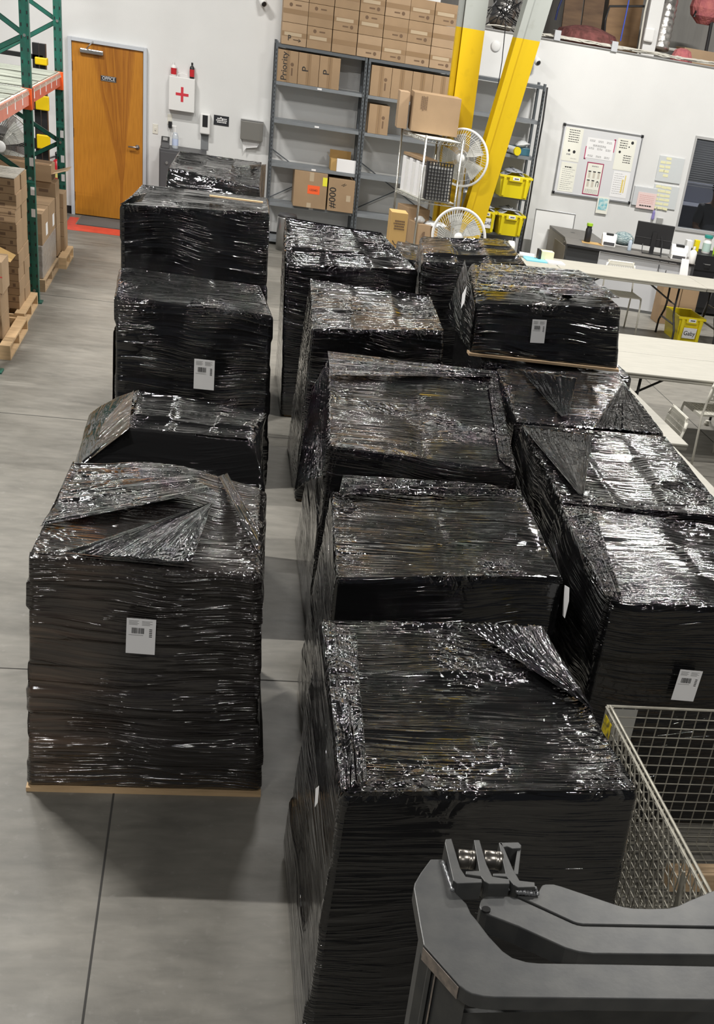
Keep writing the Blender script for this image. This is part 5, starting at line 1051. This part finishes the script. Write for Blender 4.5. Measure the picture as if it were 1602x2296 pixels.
    if pal: pallet_mb(x0-pgrow,x1+pgrow,y0-pgrow,y1+pgrow,palz).build('pallet',WOODL,t)
    return t
def flap(parent,p00,p10,p11,p01,n=48,m=36,amp=.006,waves=16,seed=1,bulge=0,crk=.2,mt=None,tan=0.,name='film_flap'):
    "sheet of film; streaks run from the p00-p01 edge to the p10-p11 edge"
    P=[np.array(p,float) for p in (p00,p10,p11,p01)]
    u=np.linspace(0,1,n+1); v=np.linspace(0,1,m+1); UU,VV=np.meshgrid(u,v)
    G=P[0]*((1-UU)*(1-VV))[...,None]+P[1]*(UU*(1-VV))[...,None]+P[2]*(UU*VV)[...,None]+P[3]*((1-UU)*VV)[...,None]
    nn=np.cross(P[1]-P[0]+(P[2]-P[3]),P[3]-P[0]+(P[2]-P[1])); nn/=np.linalg.norm(nn)
    rs=np.random.RandomState(seed); ph=vn(np.stack([VV.ravel()*waves,UU.ravel()*1.2,VV.ravel()*0+seed],1),seed).reshape(VV.shape)-.5
    rough=vn(np.stack([UU.ravel()*14,VV.ravel()*14,VV.ravel()*0+seed],1),seed+3).reshape(VV.shape)-.5
    env=np.sin(np.pi*np.clip(VV,0,1))**.3*(.35+.65*UU)
    G=G+nn*(amp*ph*env*2+rough*.005*crk+bulge*4*UU*(1-UU)*4*VV*(1-VV)*.25)[...,None]
    back=G-nn*.0015
    V=np.concatenate([G.reshape(-1,3),back.reshape(-1,3)]); N0=(n+1)*(m+1); I=np.arange(N0).reshape(m+1,n+1)
    g=lambda a:a.reshape(-1)
    F1=np.stack([g(I[:-1,:-1]),g(I[:-1,1:]),g(I[1:,1:]),g(I[1:,:-1])],1)
    L=np.linalg.norm(P[1]-P[0]); Wd=max(np.linalg.norm(P[3]-P[0]),np.linalg.norm(P[2]-P[1])); uu=UU*L; vvv=VV*Wd
    uv=np.stack([g(uu[:-1,:-1]),g(vvv[:-1,:-1]),g(uu[:-1,1:]),g(vvv[:-1,1:]),g(uu[1:,1:]),g(vvv[1:,1:]),g(uu[1:,:-1]),g(vvv[1:,:-1])],1).reshape(-1,2)
    F2=F1[:,::-1]+N0; uv2=uv.reshape(-1,4,2)[:,::-1].reshape(-1,2)
    bd=np.concatenate([I[0,:],I[1:,-1],I[-1,-2::-1],I[-2:0:-1,0]]); b2=np.roll(bd,-1)
    F3=np.stack([bd,bd+N0,b2+N0,b2],1); uv3=np.zeros((len(F3)*4,2))
    return mk_mesh(name,V,np.concatenate([F1,F2,F3]),np.concatenate([uv,uv2,uv3]),np.full(2*N0,crk),np.full(2*N0,float(tan)),mt or FILM,parent)
def crumple(parent,px,w,s=.05,seed=0): pass
def T4(z,*pp):
    return [tuple(U(px,py,z=zz)) for (px,py),zz in zip(pp,z if isinstance(z,(list,tuple)) else [z]*4)]
def ship_label(parent,px,py0,wpx,yface,h=.155,w=.10,tilt=0,lean=0,xplane=None):
    "white paper shipping label; yface = y of the wrapped face it is stuck on"
    c=U(px,py0,y=yface-.025)
    a=Vector((math.cos(tilt),0,math.sin(tilt))); up=Vector((-math.sin(tilt),lean,math.cos(tilt)))
    nrm=a.cross(up).normalized(); o=c-a*w/2-up*h/2
    l=MB().obox(o,a*w,up*h,nrm*.0012).build('shipping_label',PAPER,parent)
    if nrm.y>0: nrm=-nrm
    o=o+nrm*.0016
    mb=MB(); xx=.018*w/.1; rr=random.Random(int(px))
    while xx<.058*w/.1: bw=rr.choice([.0012,.0022,.003]); mb.obox(o+a*xx+up*h*.58,a*bw,up*h*.16,nrm*.0004); xx+=bw+rr.choice([.0012,.002])
    mb.build('barcode',BLACKP,l)
    mb=MB()
    for k in range(4):
        mb.obox(o+a*w*.08+up*h*(.93-.035*k),a*w*(.34-.05*(k%2)),up*.0018,nrm*.0004).obox(o+a*w*.52+up*h*(.93-.035*k),a*w*(.36-.08*(k%2)),up*.0018,nrm*.0004)
    mb.obox(o+a*w*.08+up*h*.53,a*w*.5,up*.0018,nrm*.0004).build('printed_lines',GREYP,l)
    mb=MB()
    for k in range(5): mb.obox(o+a*w*.78+up*h*(.50+.05*k),a*w*.10,up*h*.022,nrm*.0004)
    mb.build('printed_column',BLACKP,l)
    return l

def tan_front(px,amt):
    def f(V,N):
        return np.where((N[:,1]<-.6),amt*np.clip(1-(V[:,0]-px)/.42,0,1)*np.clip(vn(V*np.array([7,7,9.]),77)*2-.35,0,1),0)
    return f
# --- left column of loads, nearest first
L1=load('black wrapped load at front left with a pale board edge and white label',
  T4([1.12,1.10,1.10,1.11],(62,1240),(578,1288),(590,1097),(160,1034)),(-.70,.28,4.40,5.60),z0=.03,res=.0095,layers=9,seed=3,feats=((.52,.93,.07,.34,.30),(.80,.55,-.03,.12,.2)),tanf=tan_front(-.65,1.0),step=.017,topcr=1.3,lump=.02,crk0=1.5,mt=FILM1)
MB().box(-.705,.285,4.385,4.48,0,.02).build('bottom_board',WOODL,L1)
z=1.125; flap(L1,U(490,1068,z=z+.015),U(575,1235,z=z+.02),U(583,1190,z=z+.015),U(510,1060,z=z+.02),seed=5,amp=.002,crk=.05,bulge=.01)
flap(L1,U(470,1128,z=z+.055),U(150,1235,z=1.14),U(430,1260,z=1.14),U(476,1130,z=z+.055),seed=6,amp=.010,waves=10,crk=.15,n=60,m=50)
flap(L1,U(480,1100,z=z+.06),U(90,1180,z=1.13),U(180,1050,z=1.13),U(400,1050,z=z+.07),seed=8,amp=.012,waves=9,crk=.3,n=60,m=50)
ship_label(L1,316,1427,58,4.345,h=.155,w=.112,tilt=-.03)
L2=load('black wrapped load behind the front left one with a drooping brown tinted wing',
  T4([1.0,1.0,1.02,1.02],(286,960),(560,985),(598,925),(308,872)),(-.68,.30,6.12,7.10),res=.013,layers=6,calm=0.6,seed=8,vs_=.78,fold=1.4,lump=.02)
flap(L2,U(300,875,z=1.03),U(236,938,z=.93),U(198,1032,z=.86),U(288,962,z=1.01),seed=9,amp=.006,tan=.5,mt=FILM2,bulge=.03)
L3=load('black wrapped load third from front in the left row with white label',
  T4([1.20,1.20,1.22,1.22],(258,664),(612,708),(583,640),(270,598)),(-.62,.42,8.30,9.45),res=.015,layers=7,calm=0.25,seed=12,crk0=.4)
ship_label(L3,458,840,38,8.30,h=.20,w=.135)
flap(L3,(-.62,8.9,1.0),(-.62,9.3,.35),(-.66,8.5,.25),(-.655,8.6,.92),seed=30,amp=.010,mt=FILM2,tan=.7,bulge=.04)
L4=load('tall black wrapped load in the left row right before the orange door',
  T4([1.55,1.60,1.62,1.60],(270,458),(605,478),(600,444),(318,414)),(-.69,.42,9.85,11.0),res=.018,layers=6,calm=0.6,seed=17,crk0=.3,tanf=None)
MB().obox(U(470,441,z=1.625),U(590,456,z=1.64)-U(470,441,z=1.625),(0,.035,0),(0,0,.01)).build('exposed_board',WOODL,L4)
flap(L4,U(268,458,z=1.58),U(300,440,z=1.67),U(330,432,z=1.62),U(318,452,z=1.60),seed=3,n=20,m=16)
L5=load('small black wrapped load farthest back in the left row below the black sign',
  T4([1.26,1.24,1.36,1.38],(377,376),(583,420),(588,364),(402,338)),(-.55,.50,14.3,15.55),res=.024,layers=5,calm=0.7,seed=23,lump=.03,vs_=.75,crk0=.3)
flap(L5,U(560,370,z=1.37),U(586,455,z=.9),(.55,15.5,.3),(.56,15.5,1.34),seed=33,mt=FILM2,tan=.8,amp=.01)
# --- middle column
M1=load('front centre black wrapped load with a bright film fan at its rear corner',
  T4([1.12,1.12,1.12,1.12],(765,1780),(1435,1775),(1222,1402),(718,1387)),(.37,1.36,2.80,4.00),res=.0095,layers=4,calm=0.6,seed=31,step=.006,fold=.8,cells=(1,3),lump=.018,topcr=.9)
z=1.135; flap(M1,U(1330,1590,z=z),U(1030,1396,z=z),U(1215,1404,z=z),U(1335,1600,z=z),seed=41,amp=.008,waves=36,n=60,m=110,crk=.05)
flap(M1,U(725,1388,z=z+.01),U(765,1775,z=z),U(825,1750,z=z-.01),U(800,1420,z=z),seed=42,amp=.012,waves=6,n=90,m=40,crk=.35)
M2=load('black wrapped load second from front in the middle row',
  T4([1.12,1.12,1.12,1.12],(752,1296),(1262,1292),(1170,1098),(742,1098)),(.50,1.46,4.30,5.42),res=.011,layers=4,calm=0.8,seed=37,crk0=.4,cells=(2,3),lump=.014,fold=1.2)
flap(M2,U(760,1108,z=z),U(1168,1112,z=z),U(1100,1085,z=z+.02),U(770,1065,z=z+.03),seed=47,amp=.008,crk=.7)
M3=load('black wrapped load third from front in the middle row, upturned film behind',
  T4([1.12,1.12,1.15,1.16],(738,1000),(1158,1058),(1116,832),(738,815)),(.58,1.58,6.0,7.35),res=.012,layers=5,calm=0.4,seed=43,crk0=.4,cells=(2,3),lump=.02)
z=1.17; flap(M3,U(735,788,z=z+.04),U(1112,832,z=z),U(1100,845,z=z),U(742,842,z=z),seed=51,amp=.010,waves=10,crk=.4)
flap(M3,U(700,870,z=z),U(660,1100,z=.6),U(730,1060,z=.9),U(740,800,z=z+.02),seed=52,amp=.012,waves=7,crk=.5)
flap(M3,U(1112,832,z=1.18),U(1158,1055,z=1.14),U(1120,1030,z=1.14),U(1095,860,z=1.17),seed=53,amp=.010,waves=6,crk=1)
M4=load('black wrapped load fourth from the front in the middle row',
  T4([1.21,1.29,1.36,1.34],(698,738),(998,742),(966,662),(694,624)),(.62,1.62,8.1,9.3),res=.015,layers=6,seed=47,crk0=.4,lump=.02)
M5=load('black wrapped load farthest back in the middle row beside the steel bin',
  T4([1.235,1.30,1.46,1.48],(640,592),(938,606),(856,522),(640,486)),(.60,1.62,10.1,11.4),res=.018,layers=6,seed=53,crk0=.3,lump=.03)
flap(M5,U(640,486,z=1.50),U(652,590,z=1.2),(.60,10.15,.9),(.60,11.2,1.1),seed=55,mt=FILM2,tan=.5,amp=.01)
# --- right column
R1=load('large black wrapped load at the right behind the wire basket with a white label',
  T4([1.12,1.12,1.12,1.12],(1365,1350),(1860,1372),(1700,1190),(1255,1128)),(1.64,2.62,4.24,5.40),res=.011,layers=4,calm=0.45,seed=61,crk0=.35,cells=(2,3),lump=.015)
flap(R1,U(1256,1130,z=1.13),U(1360,1345,z=1.13),U(1400,1350,z=1.14),U(1340,1160,z=1.15),seed=61,amp=.010,waves=8,crk=.8)
ship_label(R1,1541,1537,52,4.235,h=.150,w=.105,tilt=-.04)
R2=load('black wrapped load just behind the large one at the right edge',
  T4([1.12,1.12,1.12,1.12],(1262,1128),(1640,1160),(1495,978),(1166,950)),(1.72,2.72,5.55,6.72),res=.013,layers=4,seed=67,crk0=.4,lump=.015)
z=1.135; flap(R2,U(1300,1110,z=z),U(1170,955,z=z),U(1330,975,z=z),U(1310,1110,z=z+.01),seed=62,amp=.007,waves=26,crk=.06,n=50,m=60)
R3=load('low black wrapped load beside the narrow table with fans of film across its top',
  T4([1.10,1.10,1.10,1.10],(1160,946),(1490,970),(1388,836),(1112,826)),(1.78,2.79,6.80,8.05),res=.014,layers=4,seed=71,crk0=.4,lump=.012)
z=1.115; flap(R3,U(1260,935,z=z),U(1165,828,z=z),U(1295,848,z=z),U(1275,930,z=z+.01),seed=63,amp=.006,waves=24,crk=.04,n=40,m=50)
flap(R3,U(1395,862,z=z+.01),U(1330,960,z=z),U(1488,972,z=z),U(1402,866,z=z+.01),seed=64,amp=.008,waves=26,crk=.08,n=40,m=50)
R4b=load('lower black wrapped load carrying a second pallet in the right row',
  [(1.86,8.20,1.095),(2.94,8.20,1.095),(2.94,9.36,1.095),(1.86,9.36,1.095)],(1.86,2.93,8.20,9.36),res=.02,layers=4,seed=73)
a=U(1062,806,z=1.12); b=U(1385,832,z=1.12)
R4=load('black wrapped load stacked on top of another, with a white label',
  T4([1.46,1.53,1.59,1.55],(1068,680),(1394,690),(1300,608),(1062,588)),(a.x,b.x,8.22,9.36),z0=1.135,pgrow=-.08,palz=1.115,res=.012,layers=3,seed=79,crk0=.5,lump=.03,cells=(2,2))
MB().box(a.x-.01,b.x+.01,8.20,8.29,1.116,1.133).build('bottom_board',WOOD,R4)
ship_label(R4,1208,743,40,8.215,h=.155,w=.10,tilt=.06)
flap(R4,U(1043,583,z=1.59),U(1066,690,z=1.46),(a.x-.01,8.24,1.16),(a.x-.03,9.1,1.25),seed=81,amp=.006,crk=.05)
flap(R4,U(1065,650,z=1.50),U(1390,668,z=1.57),U(1300,605,z=1.61),U(1080,590,z=1.57),seed=82,amp=.010,waves=14,crk=.7)
R5=load('black wrapped load farthest back in the right row in front of the low fan',
  T4([1.40,1.48,1.52,1.46],(948,588),(1182,592),(1135,536),(945,530)),(1.68,2.62,10.0,11.15),res=.018,layers=5,seed=83,crk0=.4,lump=.04)
R6=load('narrow black wrapped load wedged between the rearmost middle and right loads',
  [(1.66,11.45,1.16),(2.15,11.45,1.14),(2.2,12.2,1.17),(1.72,12.2,1.19)],(1.66,2.2,11.4,12.3),res=.03,layers=5,seed=89)

for par_,pp,xp in ((M2,[(1267,1312),(1277,1318),(1276,1348),(1267,1386),(1262,1380),(1264,1344)],1.50),(M1,[(708,1768),(715,1762),(712,1800),(706,1810)],.335),(R4,[(1047,641),(1042,678),(1034,692),(1037,660)],a.x-.04)):
    MB().prism([U(p_[0],p_[1],x=xp) for p_ in pp],(.0012,0,0)).build('shipping_label',PAPER,par_)
# ------------------------------------------------------------------ wire basket
BK=thing('wire_basket','grey wire mesh stillage basket at the lower right beside the front load','wire basket',(2.15,3.4,0))
bx0,bx1,by0,by1,bz0,bz1=1.62,2.72,2.70,3.93,.12,.80
WM=mat('dirty_galvanised_wire',(.42,.40,.34),.45,.5,var=.3,scale=20)
def corner(i): return [(bx0,by0),(bx1,by0),(bx1,by1),(bx0,by1)][i]
p=U(1390,1585,z=bz1); 
for i in range(4):
    x,y=corner(i); MB().box(x-.012,x+.012,y-.012,y+.012,.0,bz1).build('corner_post',WM,BK)
mb=MB(); mb.tube([(bx0,by0,bz1),(bx1,by0,bz1),(bx1,by1,bz1),(bx0,by1,bz1)],.007,6,closed=True); mb.tube([(bx0-.016,by0,bz1-.004),(bx0-.016,by1,bz1-.004)],.005,6); mb.build('top_rim',WM,BK)
def panel(P0,a,b,na,nb,r,name,off=Vector((0,0,0))):
    mb=MB(); P0=Vector(P0);a=Vector(a);b=Vector(b); n_=a.cross(b).normalized()*r*1.6
    for i in range(na+1): q=P0+a*i/na; mb.tube([q,q+b],r,5)
    for j in range(nb+1): q=P0+b*j/nb+n_; mb.tube([q,q+a],r,5)
    mb.build(name,WM,BK)
panel((bx0,by1,bz0),(bx1-bx0,0,0),(0,0,bz1-bz0),20,15,.0028,'rear_mesh')
panel((bx1,by0,bz0),(0,by1-by0,0),(0,0,bz1-bz0),20,15,.0028,'right_mesh')
panel((bx0,by0,bz0),(0,by1-by0,0),(0,0,bz1-bz0),22,15,.0028,'left_mesh')
panel((bx0,by0,bz0+.0),(bx1-bx0,0,0),(0,0,(bz1-bz0)*.6),20,9,.0028,'front_mesh')
panel((bx0,by0,bz0),(bx1-bx0,0,0),(0,by1-by0,0),20,20,.0028,'floor_mesh')
# inner diagonal grille doubling the left side
mb=MB()
for k in range(34):
    y=by0-.75+k*.058; ya,yb=max(y,by0),min(y+.83*.75,by1)
    if yb-ya<.03: continue
    f=lambda yy:(yy-y)/.75; za,zb=bz0+f(ya),bz0+f(yb)
    zb=min(zb,bz1); mb.tube([(bx0-.008,ya,za),(bx0-.008,ya+(zb-za)*.75 if True else yb,zb)],.0028,5)
mb.build('diagonal_mesh',WM,BK)
MB().box(bx0+.008,bx0+.12,by1-.004,by1-.001,bz1-.16,bz1-.01).build('corner_plate',mat('galv_plate',(.45,.45,.43),.4,.5),BK); MB().box(bx0-.018,bx0-.015,by1-.10,by1-.01,bz1-.16,bz1-.03).build('yellow_sticker',mat('worn_yellow',(.75,.58,.02),.5,c2=(.05,.05,.05),scale=40),BK)
for yy in (by0+.22,): 
    MB().tube([(bx0-.02,yy,bz1-.05),(bx0-.02,yy-.02,bz1-.25),(bx0-.02,yy-.12,bz1-.33)],.007,6).tube([(bx0-.02,yy,bz1-.05),(bx0-.02,yy-.06,bz1-.25)],.007,6).build('latch_hook',WM,BK)
MB().box(bx0+.3,bx1-.05,by1-.35,by1-.27,bz0+.01,bz0+.1).build('wooden_block',WOOD,label='wooden board lying in the bottom of the wire basket',cat='board',bevel=.003)

# ------------------------------------------------------------------ steel mast head in the foreground
MS=mat('painted_grey_steel',(.072,.073,.072),.42,.35,c2=(.05,.052,.054),scale=16,bump=.00015,bscale=90); MSW=mat('worn_bare_steel',(.40,.34,.30),.38,.7,c2=(.22,.20,.19),scale=60)
MZ=1.5
MA=thing('lift_mast_head','grey painted steel lift mast head with rollers in the lower right corner','lift mast',(.75,1.5,0))
def plate(name,pts,zt_,th,mt=MS,bev=.0025,par=None):
    return MB().prism([U(a,b,z=zt_) for a,b in pts],(0,0,-th)).build(name,mt,par or MA,bevel=bev)
outer=[(966,1926),(995,1926),(1014,1985),(1024,2003),(1047,2026),(1057,2048),(1069,2062),(1098,2100),(1128,2132),(1150,2147),(1180,2156),(1207,2159),(1400,2162),(1650,2167),(1650,2242),(1300,2238),(1110,2236),(1084,2234),(1058,2228),(1045,2221),(1031,2210),(950,2118),(942,2075),(928,1991),(930,1980),(944,1956)]
plate('outer_plate',outer,MZ,.034)
mid=[(1077,2024),(1080,2016),(1088,2009),(1145,2009),(1162,2014),(1284,2070),(1296,2074),(1308,2076),(1650,2083),(1650,2141),(1330,2138),(1299,2134),(1268,2125),(1163,2077),(1093,2050),(1079,2040),(1075,2033)]
plate('middle_plate',mid,MZ-.002,.05)
back=[(1203,2009),(1213,1990),(1217,1984),(1224,1982),(1242,1982),(1260,1987),(1382,2028),(1400,2033),(1420,2036),(1460,2037),(1500,2036),(1520,2031),(1548,2018),(1602,1996),(1650,1980),(1650,2078),(1308,2072),(1296,2070),(1286,2067),(1160,2008)]
plate('rear_plate',back,MZ-.004,.034)
a=U(1090.5,2039,z=MZ+.001); MB().lathe(a-Z*.003,[(.0095,0),(.0095,.0045)],20).build('plate_hole',mat('hole_black',(.004,.004,.004),.9),MA)
H1=[(1000,1881),(1013,1880),(1033,1947),(1045,1965),(1081,1971),(1082,1979),(1026,1981),(1017,1974),(998,1889)]
H2=[(1063,1883),(1076,1883),(1092,1938),(1105,1965),(1143,1971),(1144,1982),(1097,1982),(1087,1976),(1079,1965),(1045,1960),(1045,1953),(1075,1952)]
H3=[(1119,1889),(1126,1888),(1151,1948),(1166,1974),(1200,1978),(1201,1989),(1162,1990),(1152,1984),(1137,1966),(1106,1964),(1106,1958),(1134,1958)]
for k,(pp,zt_) in enumerate(((H1,MZ+.022),(H2,MZ+.018),(H3,MZ+.014))): plate('roller_bracket',pp,zt_,.045,bev=.0015)
plate('bracket_flange',[(1119,1889),(1163,1888),(1170,1895),(1169,1902),(1150,1903),(1138,1898),(1129,1900)],MZ+.014,.05,bev=.0015)
plate('bracket_side',[(1163,1890),(1170,1896),(1163,1960),(1152,1960)],MZ+.010,.04,bev=.001)
for (a_,b_) in (((1024,1925),(1066,1929)),((1082,1927),(1127,1931))):
    A0=U(*a_,z=MZ-.002); B0=U(*b_,z=MZ-.002); d_=(B0-A0); n_=d_.normalized(); L=d_.length
    rl=MB().lathe(A0,[(.012,0),(.0205,.002),(.0215,.004),(.0215,L*.62),(.020,L*.66),(.0215,L*.70),(.0215,L-.003),(.018,L)],32,n_).build('roller',mat('roller_steel',(.30,.28,.25),.28,.9,c2=(.16,.15,.14),scale=30),MA,smooth=True)
# weld beads
def weld(p0,p1,r=.004,zt_=MZ):
    A0=U(*p0,z=zt_); B0=U(*p1,z=zt_); pts=[A0.lerp(B0,i/14)+Vector((0,0,.002*math.sin(i*2.4))) for i in range(15)]
    MB().tube(pts,r,8).build('weld_bead',mat('weld_shiny_grey',(.22,.225,.235),.2,.6,bump=.002,bscale=160),MA,smooth=True)
weld((993,1932),(1016,1998),.005); weld((1097,1990),(1142,1992),.006,MZ+.0); weld((1158,2000),(1200,2004),.006); weld((1200,1990),(1206,2006),.004)
# vertical mast channels under the plates
def col_(px0,px1,py,ylen,z1,th=.012):
    a=U(px0,py,z=MZ); b=U(px1,py,z=MZ); return a,b
a=U(944,2120,z=MZ-.034); b=U(1046,2225,z=MZ-.034); c3=U(1300,2225,z=MZ-.034)
MB().obox(Vector((a.x+.002,a.y-.0,0)),b-a+Vector((0,.0,0)),(.0,.014,0),Z*(MZ-.034)).build('mast_channel',MS,MA)
MB().obox(Vector((a.x+.008,a.y+.0,0)),(0,.06,0),(.012,0,0),Z*(MZ-.034)).build('mast_channel',MS,MA)
MB().obox(Vector((b.x,b.y+.012,0)),(.62,0.0,0),(0,.012,0),Z*(MZ-.10)).build('mast_web',MS,MA)
f0=U(948,2119,z=MZ-.0); f1=U(1030,2211,z=MZ-.0)
MB().obox(f0+(f1-f0)*.03-Z*.033,(f1-f0)*.97,Z*.030,(f1-f0).cross(Z).normalized()*.0012).build('worn_edge',MSW,MA)

q_=Vector((a.x,a.y-.002,0)); dv=(b-a).normalized()
MB().obox(q_+dv*.028,dv*.012,(0,-.008,0),Z*(MZ-.036)).build('guide_rib',MS,MA,bevel=.002)
MB().obox(q_+dv*.052,dv*.004,(0,-.003,0),Z*(MZ-.036)).build('guide_rib',MSW,MA)
